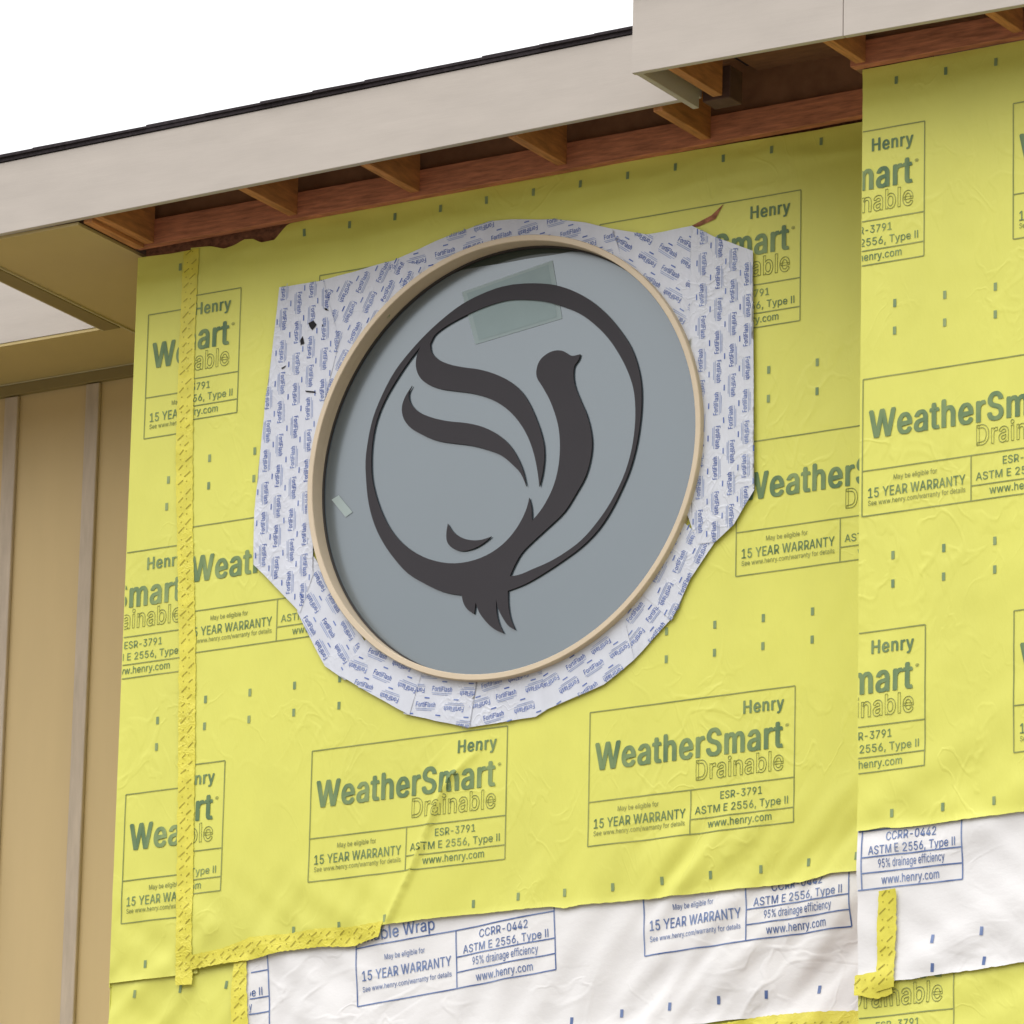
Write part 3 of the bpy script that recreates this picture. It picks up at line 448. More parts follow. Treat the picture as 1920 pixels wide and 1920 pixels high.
# ------------------------------------------------------------------ roof, eaves
def zf(x): return 9.751+.01357*(x+2.06)        # bottom of the main fascia
SK = .01357
roof = empty('roof', (0, 1, 10.05), label='low shingled roof edge above the long fascia board', cat='roof')
b = MB()
b.box(-2.30, 1.015, -.352, 3.4, zf(-2.3)+.285, zf(-2.3)+.305, zr=(zf(1.015)+.285, zf(1.015)+.305))
b.box(-8, -2.302, .785, 3.4, zf(-8)+.285, zf(-8)+.305, zr=(zf(-2.302)+.285, zf(-2.302)+.305))
b.obj('roof_deck', M['deck'], roof)
b = MB(); x = -6.0
while x < 1.01:
    L = random.uniform(.22, .30); e = min(x+L, 1.014); yj = random.uniform(-.004, .004)
    a = random.uniform(.026, .029); c = a-random.uniform(.001, .004)
    b.box(x, e, -.394+yj, -.2 if x < -2.4 else 3.3, zf(x)+.307, zf(x)+.292+a, zr=(zf(e)+.307, zf(e)+.292+c)); x = e
b.obj('shingle_courses', M['shingle'], roof)
box('drip_edge', M['shingle'], roof, -6, 1.014, -.386, -.2, zf(-6)+.2925, zf(-6)+.306, zr=(zf(1.014)+.2925, zf(1.014)+.306))

roof2 = empty('roof', (3, 1, 10.05), label='higher roof corner over the projecting wall at the top right', cat='roof')
box('roof_deck', M['deck'], roof2, 1.046, 7, -.795, 3.4, 10.026, 10.05)
box('shingle_courses', M['shingle'], roof2, 1.0, 7, -.84, 3.4, 10.052, 10.085)

f = MB().box(-6, 1.040, -.38, -.355, zf(-6), zf(-6)+.29, zr=(zf(1.04), zf(1.04)+.29), bev=.002).obj('fascia_board', M['primer'])
props(f, 'long pale primed fascia board rising along the left eave', 'fascia board', 'primed fascia boards along the eaves')
f = MB().box(1.018, 1.8705, -.82, -.796, 9.742, 10.024, zr=(9.7355, 10.020), bev=.0015).obj('fascia_board', M['primer'])
props(f, 'short pale fascia board left of the butt joint at the top right', 'fascia board', 'primed fascia boards along the eaves')
f = MB().box(1.8735, 6.5, -.821, -.797, 9.7345, 10.019, zr=(9.690, 9.98), bev=.0015).obj('fascia_board', M['primer'])
props(f, 'pale fascia board right of the butt joint, running out of the top right corner', 'fascia board', 'primed fascia boards along the eaves')
f = MB().box(1.019, 1.0435, -.7955, -.381, 9.746, 10.02, bev=.0015).obj('fascia_board', M['primer'])
props(f, 'short return board joining the right fascia back to the left one', 'fascia board', 'primed fascia boards along the eaves')

# ledger boards at the top of the walls
l = MB().box(XL+.012, XR-.034, 0, .0385, 9.752, 9.856, zr=(9.764, 9.868), bev=.002).obj('ledger_board', M['fir_red'])
props(l, 'reddish ledger board along the top of the round window wall', 'ledger board', 'ledger boards under the eaves')
l = MB().box(XR-.03, 6.5, -.53, -.4915, 9.736, 9.828, bev=.002).obj('ledger_board', M['fir_red'])
props(l, 'reddish ledger board along the top of the projecting right wall', 'ledger board', 'ledger boards under the eaves')
bl = MB().box(1.046, 1.160, -.362, -.27, 9.775, 9.90, bev=.003).obj('blocking', M['dark_wood'])
props(bl, 'dark wood block hanging behind the corner of the fascia return', 'wood block')

# rafter tails between fascia and ledger
def rafter_mesh(L, hgt):
    b = MB(); b.box(0, .040, -L, 0, 0, hgt, bev=.002)
    me = bpy.data.meshes.new('rafter_tail'); b.bm.to_mesh(me); b.bm.free(); me.materials.append(M['fir']); return me
rm = rafter_mesh(.352, .155); rm2 = rafter_mesh(.262, .16); rm3 = rafter_mesh(.40, .165)
RT = [(-1.676, .0, 9.744, rm, 'doubled rafter tail at the left corner of the round window wall, outer board'),
      (-1.630, .0, 9.757, rm, 'doubled rafter tail at the left corner of the round window wall, inner board'),
      (-.972, .0, 9.768, rm, 'rafter tail above the left end of the round window, second bay from the corner'),
      (-.424, .0, 9.773, rm, 'rafter tail above the upper left curve of the round window'),
      (.2195, .0, 9.777, rm, 'rafter tail above the upper right curve of the round window'),
      (.835, .0, 9.776, rm, 'rafter tail left of the dark hanging block under the eave'),
      ([(1.767,-0.53,9.743),(2.389,-0.53,9.749)][0][0], -.532, [(1.767,-0.53,9.743),(2.389,-0.53,9.749)][0][2], rm2, 'rafter tail at the left corner of the projecting wall'),
      ([(1.767,-0.53,9.743),(2.389,-0.53,9.749)][1][0], -.532, [(1.767,-0.53,9.743),(2.389,-0.53,9.749)][1][2], rm2, 'rafter tail at the top right corner of the picture over the projecting wall'),
      (1.105, -.39, 9.775, rm3, 'short rafter tail running in behind the dark hanging block')]
proto = None
for (x, y, z, me, lab) in RT:
    o = bpy.data.objects.new('rafter_tail', me) if proto is None else proto.copy()
    o.data = me; o.location = (x, y, z); COL.objects.link(o); proto = proto or o
    props(o, lab, 'rafter', 'exposed rafter tails under the eaves')

# tan soffit with its opening at the left
sf = empty('soffit', (-2.5, .6, 9.74), label='tan soffit panel with a rectangular opening beside the yellow corner', cat='soffit')
b = MB(); b.box(-2.262, XL-.004, -.353, YS-.001, 9.741, 9.753); b.box(-8, -2.264, .765, YS-.001, 9.741, 9.753); b.obj('panel', M['tan'], sf)
MB().box(-2.345, -2.264, -.353, .755, 9.729, 9.7405, bev=.002).obj('opening_trim', M['brown'], sf)
b = MB(); b.box(-2.2635, -2.255, -.353, YS-.03, 9.7335, 9.7408); b.box(-2.354, -2.3455, -.353, .757, 9.7315, 9.7405); b.obj('bead', M['bead'], sf)
ob = empty('opening_board', (-3.3, .775, 9.9), label='pale primed board seen through the opening in the tan soffit', cat='board')
box('face', M['primer'], ob, -4.6, -2.30, .762, .784, 9.754, 10.03)
box('side', M['primer'], ob, -2.298, -2.276, -.353, .784, 9.754, 10.02)
box('far_side', M['primer'], ob, -4.62, -4.60, -.353, .784, 9.741, 10.02)

# ------------------------------------------------------------------ house wrap sheets
SG = 'house wrap sheets on the walls'
def wrap(name_loc, label): return empty('house_wrap', name_loc, label=label, cat='house wrap', group=SG)
LZ = lambda top, bot: (lambda z: top[0]+(bot[0]-top[0])*(z-top[1])/(bot[1]-top[1]))
A = wrap((0, .04, 8.3), 'large yellow printed wrap sheet around the round window')
sh_A = sheet('sheet', M['yellow'], A, (-1.445, -1.352), (1.755, 1.755), [(-1.477,9.729),(-1.353,9.719),(-1.291,9.7),(-1.242,9.708),(-1.199,9.723),(-1.157,9.718),(-1.12,9.697),(-1.059,9.699),(-1.0,9.754),(-0.856,9.763),(-0.473,9.773),(-0.142,9.762),(-0.037,9.767),(0.323,9.763),(0.779,9.76),(1.226,9.755),(1.469,9.753)], [(-1.33,6.894),(-1.082,6.915),(-0.754,6.939),(-0.453,6.968),(-0.343,6.971),(-0.195,6.974),(0.026,6.968),(0.233,6.965),(0.296,6.953),(0.36,6.959),(0.62,6.954),(1.032,6.951),(1.276,6.95),(1.402,6.968),(1.489,6.963)], YM, h_main, g=.0135, hole=True, lift=.003, jag=.003)
cA = [((-1.445+.004, 9.7), (-1, -.034)), ((1.75, 0), (1, 0))]
for (x, z) in ((-2.052, 9.529), (-.846, 9.522), (.386, 9.533), (-1.415, 8.603), (.983, 8.603), (-2.05, 7.668), (-.813, 7.660), (.3837, 7.670)):
    yellow_box(A, x, z, YM, h_main, cA, in_hole, into=sh_A if x < -1.4 else None)
top = [(-.924+.2035*i, 9.707) for i in range(13)]
mid = [(x, z) for x in (-1.323, -1.117, 1.1075, 1.307, 1.51, 1.71) for z in (8.866, 8.757)]
low = [(-1.301+.2*i, z) for i in range(16) for z in (7.936-.02*max(0, 1-i/6), 7.832-.02*max(0, 1-i/6)) if math.hypot(-1.301+.2*i, z-ZC) > 1.02 or i > 8]
bot = [(-.875, 6.987), (-.674, 6.984), (-.47, 6.99), (-.098, 7.01), (.097, 7.016), (.29, 7.012), (.49, 7.012), (.693, 7.015), (.897, 7.014), (1.101, 7.014), (1.292, 7.02), (1.49, 7.02)]
marks(sh_A, [q for q in top+mid+low+bot if q[0] > -1.34 or q[1] < 9], YM, h_main, M['ink_mark'])
def poly(name, pts, y, hf, mt, parent, eps):
    return pydata(name, [(x, y-hf(x, z)-eps, z) for (x, z) in pts], [tuple(range(len(pts)))], mt, parent)
poly('slit', [(0.766,9.462),(0.862,9.494),(0.913,9.531),(0.878,9.477),(0.811,9.459)], YM, h_main, M['osb'], A, .0025)

Bs = wrap((-1.55, .046, 8.3), 'narrow yellow wrap strip down the left corner, left of the long vertical tape')
sh_Bs = sheet('sheet', M['yellow'], Bs, (XL, XL), (-1.40, -1.30), [(-1.683,9.726),(-1.538,9.721),(-1.341,9.721)], [(-1.685,6.866),(-1.461,6.864),(-1.27,6.868)], YM+.006, h_main, g=.014, lift=.002)
box('corner_return', M['yellow'], Bs, XL-.004, XL-.001, .052, YS-.03, 6.85, 9.72)
cB = [((-1.43, 9.7), (1, .034)), ((XL+.004, 0), (-1, 0))]
for (x, z) in ((-1.634, 9.485), (-2.234, 8.541), (-1.652, 7.587)): yellow_box(Bs, x, z, YM+.006, h_main, cB, into=sh_Bs if x < -2 else None)
marks(sh_Bs, [(-1.496, 9.659), (-1.513, 8.807), (-1.516, 8.701), (-1.52, 7.861), (-1.52, 7.758), (-1.533, 6.923)], YM+.006, h_main, M['ink_mark'])

Cs = wrap((-1.4, .052, 6.4), 'yellow wrap sheet at the bottom left corner, left of the short vertical tape')
sh_Cs = sheet('sheet', M['yellow'], Cs, (XL, XL), (-1.07, -1.07), 6.93, .3, YM+.014, h_main, g=.02, lift=0)
box('corner_return', M['yellow'], Cs, XL-.003, XL-.0005, .058, YS-.03, .3, 6.849)
marks(sh_Cs, [(-1.578, 6.814), (-1.375, 6.815), (-1.17, 6.812)], YM+.014, h_main, M['ink_mark'], lean=.002)

D = wrap((.3, .05, 6.7), 'white wrap sheet with blue print below the round window wall')
sh_D = sheet('sheet', M['white'], D, (-1.10, -1.10), (1.755, 1.755), 7.05, [(-0.985,6.565),(0.172,6.53),(0.615,6.496),(0.868,6.481),(0.966,6.486),(1.157,6.48),(1.326,6.478),(1.493,6.468)], YM+.010, h_main, g=.014, lift=.003)
cD = [((0, 7.02), (0, 1)), ((-1.06, 0), (-1, 0))]
white_box(D, -.603, 6.893, YM+.010, h_main, R(3.9), cD, .218, above=True)
white_box(D, .612, 6.962, YM+.010, h_main, R(1.5), cD, .212)
white_box(D, -1.832, 6.79, YM+.010, h_main, R(4.2), cD, .218, into=sh_D)
marks(sh_D, [(-.48, 6.50), (-.28, 6.51), (-.08, 6.52), (.12, 6.53), (.325, 6.538), (.526, 6.551), (.73, 6.555), (.928, 6.56), (1.124, 6.561), (1.329, 6.563), (1.53, 6.565)], YM+.010, h_main, M['ink_blue'], lean=.001)

Es = wrap((.3, .056, 5), 'yellow wrap sheet at the bottom edge below the white sheet under the window')
sheet('sheet', M['yellow'], Es, (-1.07, -1.07), (1.755, 1.755), 6.62, .3, YM+.018, h_main, g=.03, lift=0)

F = wrap((2.6, YR, 8.3), 'tall yellow printed wrap sheet on the projecting right wall')
sh_F = sheet('sheet', M['yellow'], F, (XR, XR), (4.2, 4.2), 9.733, [(1.775,6.965),(1.877,6.969),(1.938,6.959),(2.176,6.962),(2.412,6.966)], YR, h_right, g=.015, lift=.003, jag=.003)
box('corner_return', M['yellow'], F, XR+.001, XR+.004, YR+.004, .03, 6.98, 9.73)
cF = [((XR+.003, 0), (-1, 0))]
for (x, z) in ((1.1735, 9.500), (2.370, 9.506), (1.784, 8.583), (2.985, 8.6), (1.186, 7.667), (2.374, 7.674)): yellow_box(F, x, z, YR, h_right, cF)
mr = [(1.907+.197*i, z) for i in range(8) for z in (9.672, 8.846, 8.745, 7.931, 7.829, 7.016)]
marks(sh_F, mr, YR, h_right, M['ink_mark'])

G = wrap((2.6, YR+.008, 6.7), 'white wrap sheet with blue print on the projecting right wall')
sh_G = sheet('sheet', M['white'], G, (XR, XR), (4.2, 4.2), 7.06, [(1.78,6.46),(1.917,6.432),(1.979,6.43),(2.03,6.436),(2.143,6.439),(2.272,6.441),(2.413,6.45)], YR+.008, h_right, g=.014, lift=.003, jag=.004)
cG = [((XR+.003, 0), (-1, 0))]
white_box(G, 1.404, 6.965, YR+.008, h_right, 0, cG, .206, wide=.91)
marks(sh_G, [(2.061, 6.564), (2.252, 6.571), (2.064, 6.463), (2.26, 6.468), (2.45, 6.57), (2.45, 6.47)], YR+.008, h_right, M['ink_blue'], lean=.002)

H = wrap((2.6, YR+.014, 4), 'yellow printed wrap sheet at the bottom right corner below the white sheet')
sheet('sheet', M['yellow'], H, (XR, XR), (4.2, 4.2), 6.60, .3, YR+.016, h_right, g=.03, lift=0)
yellow_box(H, 1.292, 6.652, YR+.016, h_right, [((XR+.003, 0), (-1, 0)), ((0, 6.56), (0, 1))])

# ------------------------------------------------------------------ flashing membrane round the window
def inside(x, z, P):
    c = False; j = len(P)-1
    for i in range(len(P)):
        if (P[i][1] > z) != (P[j][1] > z) and x < (P[j][0]-P[i][0])*(z-P[i][1])/(P[j][1]-P[i][1])+P[i][0]: c = not c
        j = i
    return c
FLASH = {'left':([(-1.022,9.5),(-0.822,9.496),(-0.741,9.246),(-0.804,9.002),(-0.866,8.717),(-0.863,8.508),(-0.828,8.338),(-0.88,8.199),(-0.994,8.313),(-1.098,8.414),(-1.102,8.623),(-1.07,9.04),(-1.051,9.186)],90,3),'upper_left':([(-0.846,9.497),(-0.512,9.529),(-0.369,9.486),(-0.598,9.225),(-0.734,9.034),(-0.825,8.921),(-0.821,9.216)],62,2),'top':([(-0.524,9.526),(-0.395,9.559),(-0.255,9.594),(-0.091,9.619),(0.002,9.613),(0.188,9.584),(0.327,9.549),(0.443,9.506),(0.539,9.462),(0.653,9.205),(0.006,9.47),(-0.598,9.225)],6,1),'upper_right':([(0.443,9.506),(0.592,9.46),(0.784,9.463),(0.886,9.402),(0.858,9.011),(0.793,8.898),(0.515,9.309)],-35,2),'right':([(0.784,9.463),(0.886,9.402),(1.043,9.326),(1.052,8.861),(1.062,8.417),(0.98,8.297),(0.904,8.241),(0.831,8.243),(0.78,8.374),(0.808,8.693),(0.782,9.022)],90,4),'lower_right_a':([(0.848,8.265),(0.904,8.245),(0.802,8.118),(0.725,7.97),(0.561,8.121),(0.713,8.383)],62,3),'lower_right_b':([(0.673,8.137),(0.789,8.102),(0.753,8.017),(0.72,7.975),(0.567,7.842),(0.451,8.014)],47,2),'lower_right_c':([(0.53,7.994),(0.571,7.843),(0.501,7.798),(0.445,7.765),(0.204,7.699),(0.179,7.887)],27,3),'bottom':([(0.215,7.892),(0.213,7.702),(0.159,7.678),(-0.119,7.67),(-0.137,7.763),(-0.114,7.922)],9,2),'lower_left_c':([(-0.08,7.918),(-0.121,7.668),(-0.409,7.754),(-0.346,7.949)],-10,3),'lower_left_b':([(-0.311,7.966),(-0.381,7.746),(-0.552,7.846),(-0.695,7.934),(-0.582,8.06)],-25,4),'lower_left_a':([(-0.868,8.467),(-0.706,8.24),(-0.545,7.984),(-0.671,7.913),(-0.763,7.979),(-0.831,8.094),(-0.894,8.205)],-58,2)}
FL = {'left': 'wide vertical flashing strip left of the round window, with small dark tears',
      'upper_left': 'slanted flashing strip at the upper left of the round window',
      'top': 'curved flashing strip over the top of the round window',
      'upper_right': 'slanted flashing strip at the upper right of the round window',
      'right': 'wide vertical flashing strip right of the round window',
      'lower_right_a': 'flashing strip just under the right-hand vertical strip',
      'lower_right_b': 'flashing strip at the lower right curve, second below the vertical strip',
      'lower_right_c': 'flashing strip at the lower right curve nearest the bottom of the window',
      'bottom': 'flashing strip at the very bottom of the round window',
      'lower_left_c': 'flashing strip at the lower left curve nearest the bottom of the window',
      'lower_left_b': 'flashing strip at the lower left curve, middle of three',
      'lower_left_a': 'flashing strip just under the left-hand vertical strip'}
def flashing(key, P, ang, layer):
    y = YM-.006-.0020*layer
    cx = sum(p[0] for p in P)/len(P); cz = sum(p[1] for p in P)/len(P)
    bm = bmesh.new(); Q = []
    for i in range(len(P)):                                       # slightly uneven cut edges
        a, b = P[i], P[(i+1) % len(P)]; L = math.hypot(b[0]-a[0], b[1]-a[1]); k = max(1, int(L/.05))
        for t in range(k):
            q = t/k; e = .0035*nz(cx*9+i*3.1+q*L*16, layer, 2) if t else 0
            Q.append((a[0]+(b[0]-a[0])*q-(b[1]-a[1])/L*e, a[1]+(b[1]-a[1])*q+(b[0]-a[0])/L*e))
    fc = bm.faces.new([bm.verts.new((x, 0, z)) for (x, z) in Q])
    bmesh.ops.triangulate(bm, faces=[fc])
    for ax, lo, hi in ((0, min(q[0] for q in Q), max(q[0] for q in Q)), (2, min(q[1] for q in Q), max(q[1] for q in Q))):
        k = lo+.018
        while k < hi:
            co = [0, 0, 0]; no = [0, 0, 0]; co[ax] = k; no[ax] = 1
            bmesh.ops.bisect_plane(bm, geom=list(bm.verts)+list(bm.edges)+list(bm.faces), dist=1e-6, plane_co=co, plane_no=no); k += .018
    dele = [f for f in bm.faces if all(math.hypot(v.co.x, v.co.z-ZC) < HOLE-.0005 for v in f.verts)]
    bmesh.ops.delete(bm, geom=dele, context='FACES')
    def hh(x, z): return h_main(x, z)+.0013*nz(x*13+layer, z*13, 31)+.0006*nz(x*30, z*30, 32)
    for v in bm.verts:
        d = math.hypot(v.co.x, v.co.z-ZC)
        if d < HOLE: v.co.x *= HOLE/d; v.co.z = ZC+(v.co.z-ZC)*HOLE/d
        v.co.y = y-hh(v.co.x, v.co.z)
    bmesh.ops.recalc_face_normals(bm, faces=bm.faces)
    if sum(f.normal.y for f in bm.faces) > 0: bmesh.ops.reverse_faces(bm, faces=bm.faces)
    me = bpy.data.meshes.new('flashing_strip'); bm.to_mesh(me); bm.free()
    me.transform(Matrix.Translation((-cx, -y, -cz)))
    root = link('flashing_strip', me, M['flash'], None, True); root.location = (cx, y, cz)
    props(root, FL[key], 'flashing', 'flashing strips round the window')
    def ok(x, z): return inside(x, z, P) and math.hypot(x, z-ZC) > RAD+.002
    pr = Print(y, hh, .0012); a = R(ang); c, s = math.cos(a), math.sin(a)
    rnd = random.Random(key)
    cs, ct = (cx*c+cz*s), (-cx*s+cz*c)
    for col in range(-12, 13):
        t = ct+col*.031+rnd.uniform(-.003, .003)
        for row in range(-9, 10):
            sp = cs+row*.122+((col//2) % 2)*.061+rnd.uniform(-.006, .006)
            x, z = sp*c-t*s, sp*s+t*c
            if not inside(x, z, P): continue
            if col % 2 == 0:
                T = frame_T(x, z, a+(math.pi if (row+col//2) % 2 else 0)+rnd.uniform(-.03, .03)); pr.m = 0
                pr.text(T, 'FortiFlash', -.043, .043, -.004, .0185, bold=19, test=ok)
                pr.m = 1
                pr.line(T, -.043, -.0105, .043, -.0105, wd=.0024, test=ok)
                pr.line(T, -.038, -.0165, .030, -.0165, wd=.0026, test=ok)
            else:
                T = frame_T(x, z, a+rnd.uniform(-.03, .03)); pr.m = 0
                pr.line(T, -.011, 0, .011, 0, wd=.0048, test=ok)
    pr.build('print', [M['ink_violet'], M['ink_pale']], None, cut=0, into=root)
    return root, y, hh
for k, (P, ang, layer) in FLASH.items():
    root, yy, hh = flashing(k, P, ang, layer)
    if k == 'left':
        for t in [[(-0.883,9.335),(-0.86,9.342),(-0.844,9.323),(-0.863,9.304),(-0.873,9.314)],[(-0.917,9.272),(-0.906,9.287),(-0.897,9.256),(-0.914,9.252)],[(-0.813,9.386),(-0.799,9.379),(-0.791,9.37),(-0.808,9.375)],[(-0.82,9.321),(-0.813,9.316),(-0.818,9.31)],[(-1.0,9.174),(-0.976,9.181),(-0.981,9.175),(-0.995,9.169)],[(-0.888,9.069),(-0.84,9.058),(-0.839,9.052),(-0.883,9.062)]]: poly('tear', t, yy, hh, M['hole'], root, .0025)

# ------------------------------------------------------------------ round window
win = empty('round_window', (0, 0, ZC), label='large round window with a dark bird emblem in a ring on grey film', cat='window')
def lathe(name, prof, mt, parent, n=160, wob=0):
    vs, fs = [], []; k = len(prof)
    for i in range(n):
        a = 2*math.pi*i/n; w = wob*noise.noise((math.cos(a)*1.3, math.sin(a)*1.3, 5))
        for (r, y) in prof: vs.append(((r+w)*math.cos(a), y, ZC+(r+w)*math.sin(a)))
    for i in range(n):
        j = (i+1) % n
        for q in range(k): fs.append((i*k+q, i*k+(q+1) % k, j*k+(q+1) % k, j*k+q))
    o = pydata(name, vs, fs, mt, parent); bm = bmesh.new(); bm.from_mesh(o.data); bmesh.ops.recalc_face_normals(bm, faces=bm.faces); bm.to_mesh(o.data); bm.free()
    return o
lathe('frame', [(.850, .003), (.850, .10), (.8285, .10), (.8285, .046), (.8268, .043), (.8268, .003), (.829, 0), (.8475, 0)], M['frame'], win, wob=.004)
lathe('gasket', [(.8272, .070), (.8272, .09), (.8225, .09), (.8225, .074)], M['gasket'], win)
def disc(name, r, y, mt, parent, n=128, zmax=None):
    vs = [(0, y, ZC-.1)]
    for i in range(n):
        a = 2*math.pi*i/n; x, z = r*math.cos(a), ZC+r*math.sin(a)
        if zmax: z = min(z, zmax(x))
        vs.append((x, y, z))
    return pydata(name, vs, [(0, 1+(i+1) % n, 1+i) for i in range(n)], mt, parent)
disc('glass', .8285, .086, M['glass'], win)
FC = [(-0.252,9.465),(0.016,9.484),(0.26,9.463)]
kz = (FC[-1][1]-FC[0][1])/(FC[-1][0]-FC[0][0])
disc('film', .8222, .081, M['film'], win, zmax=lambda x: FC[0][1]+kz*(x-FC[0][0])+.002*nz(x*9, 0))
LB = [(-0.235,9.376),(0.159,9.441),(0.206,9.207),(-0.17,9.161)]
lc = (sum(p[0] for p in LB)/4, sum(p[1] for p in LB)/4)
fr = pydata('label_sheet', [(x, .0795, z) for (x, z) in LB], [(3, 2, 1, 0)], M['label_edge'], win)
pydata('label_face', [(lc[0]+(x-lc[0])*.90, .0785, lc[1]+(z-lc[1])*.90) for (x, z) in LB], [(3, 2, 1, 0)], M['label'], fr)
pydata('sticker', [(x, .0785, z) for (x, z) in [(-0.788,8.64),(-0.757,8.653),(-0.693,8.579),(-0.723,8.563)]], [(3, 2, 1, 0)], M['label_white'], win)
def flat(name, loops, y, th, mt, parent):
    c = bpy.data.curves.new(name, 'CURVE'); c.dimensions = '2D'; c.fill_mode = 'BOTH'; c.extrude = th/2; c.resolution_u = 3
    for L in loops:
        sp = c.splines.new('BEZIER'); sp.bezier_points.add(len(L)-1); sp.use_cyclic_u = True; N = len(L)
        for i, p in enumerate(L):
            bp = sp.bezier_points[i]; P0, P, P1 = Vector(L[i-1]), Vector(p), Vector(L[(i+1) % N])
            d0, d1 = P-P0, P1-P; bp.co = (p[0], p[1], 0); bp.handle_left_type = bp.handle_right_type = 'FREE'
            ang = d0.angle(d1) if d0.length > 1e-6 and d1.length > 1e-6 else 0
            if ang > R(38): tl, tr = d0.normalized(), d1.normalized()
            else: tl = tr = (d0.normalized()*d1.length+d1.normalized()*d0.length).normalized()
            hl = P-tl*d0.length/3; hr = P+tr*d1.length/3
            bp.handle_left = (hl.x, hl.y, 0); bp.handle_right = (hr.x, hr.y, 0)
    o = bpy.data.objects.new(name, c); COL.objects.link(o); bpy.context.view_layer.update()
    me = bpy.data.meshes.new_from_object(o.evaluated_get(bpy.context.evaluated_depsgraph_get())); bpy.data.objects.remove(o)
    for v in me.vertices: v.co = (v.co.x, y+th/2-v.co.z, v.co.y)      # curve plane onto the wall plane, facing -Y
    me.materials.clear(); return link(name, me, mt, parent)
em = flat('emblem', [[(0.083,9.361),(0.173,9.341),(0.252,9.307),(0.325,9.261),(0.398,9.196),(0.458,9.125),(0.507,9.051),(0.535,8.983),(0.553,8.905),(0.557,8.83),(0.551,8.746),(0.536,8.658),(0.511,8.577),(0.474,8.5),(0.432,8.429),(0.382,8.367),(0.313,8.312),(0.228,8.266),(0.144,8.227),(0.073,8.2),(0.006,8.185),(0.001,8.184),(0.004,8.13),(0.015,8.078),(0.036,8.031),(0.013,8.045),(-0.017,8.082),(-0.039,8.122),(-0.049,8.159),(-0.046,8.11),(-0.034,8.065),(-0.012,8.023),(-0.052,8.044),(-0.096,8.085),(-0.122,8.12),(-0.137,8.157),(-0.143,8.113),(-0.173,8.136),(-0.192,8.167),(-0.198,8.193),(-0.214,8.196),(-0.287,8.218),(-0.361,8.257),(-0.436,8.306),(-0.496,8.369),(-0.55,8.441),(-0.589,8.513),(-0.617,8.595),(-0.633,8.695),(-0.638,8.771),(-0.631,8.841),(-0.61,8.936),(-0.573,9.019),(-0.517,9.108),(-0.451,9.176),(-0.391,9.227),(-0.313,9.281),(-0.229,9.326),(-0.145,9.353),(-0.054,9.369)], [(-0.409,9.186),(-0.456,9.138),(-0.515,9.065),(-0.562,8.995),(-0.594,8.923),(-0.61,8.844),(-0.613,8.768),(-0.607,8.697),(-0.589,8.631),(-0.561,8.562),(-0.522,8.493),(-0.469,8.431),(-0.401,8.379),(-0.32,8.34),(-0.232,8.319),(-0.145,8.321),(-0.074,8.34),(-0.01,8.377),(0.032,8.419),(0.063,8.466),(0.08,8.509),(0.084,8.53),(0.094,8.494),(0.098,8.439),(0.131,8.47),(0.164,8.515),(0.189,8.564),(0.208,8.639),(0.212,8.708),(0.204,8.784),(0.185,8.846),(0.157,8.908),(0.128,8.956),(0.105,8.994),(0.104,9.024),(0.117,9.055),(0.144,9.075),(0.179,9.084),(0.215,9.078),(0.255,9.053),(0.291,9.054),(0.285,9.035),(0.267,9.013),(0.263,8.985),(0.269,8.941),(0.292,8.884),(0.323,8.818),(0.341,8.759),(0.349,8.705),(0.344,8.647),(0.322,8.576),(0.287,8.522),(0.236,8.455),(0.168,8.404),(0.104,8.359),(0.056,8.32),(0.025,8.273),(0.008,8.239),(0.043,8.239),(0.107,8.254),(0.178,8.273),(0.249,8.302),(0.312,8.338),(0.374,8.394),(0.418,8.445),(0.457,8.503),(0.493,8.574),(0.518,8.655),(0.53,8.739),(0.531,8.813),(0.521,8.889),(0.497,8.956),(0.46,9.026),(0.411,9.097),(0.351,9.16),(0.284,9.213),(0.205,9.254),(0.132,9.283),(0.06,9.3),(-0.025,9.311),(-0.098,9.305),(-0.182,9.288),(-0.261,9.264),(-0.315,9.242),(-0.349,9.22),(-0.366,9.19),(-0.361,9.16),(-0.337,9.131),(-0.286,9.101),(-0.213,9.076),(-0.152,9.06),(-0.078,9.031),(-0.011,8.992),(0.039,8.947),(0.076,8.893),(0.104,8.836),(0.127,8.779),(0.142,8.723),(0.145,8.669),(0.138,8.611),(0.127,8.567),(0.118,8.625),(0.102,8.691),(0.073,8.765),(0.033,8.829),(-0.026,8.891),(-0.094,8.936),(-0.173,8.969),(-0.253,8.99),(-0.321,9.009),(-0.376,9.036),(-0.411,9.071),(-0.426,9.111),(-0.424,9.149)]], .073, .005, M['emblem'], win)
flat('feather', [[(-0.441,9.037),(-0.455,9.007),(-0.448,8.973),(-0.416,8.936),(-0.366,8.907),(-0.28,8.876),(-0.194,8.856),(-0.121,8.83),(-0.06,8.794),(-0.01,8.749),(0.027,8.696),(0.056,8.633),(0.071,8.575),(0.044,8.63),(0.01,8.666),(-0.039,8.708),(-0.106,8.741),(-0.18,8.768),(-0.253,8.786),(-0.327,8.807),(-0.395,8.841),(-0.451,8.881),(-0.478,8.923),(-0.483,8.962),(-0.47,8.998)]], .073, .005, M['emblem'], em)
flat('feather', [[(-0.267,8.476),(-0.247,8.446),(-0.206,8.415),(-0.162,8.399),(-0.119,8.395),(-0.075,8.402),(-0.111,8.38),(-0.154,8.365),(-0.205,8.363),(-0.245,8.38),(-0.268,8.407),(-0.272,8.44)]], .073, .005, M['emblem'], em)

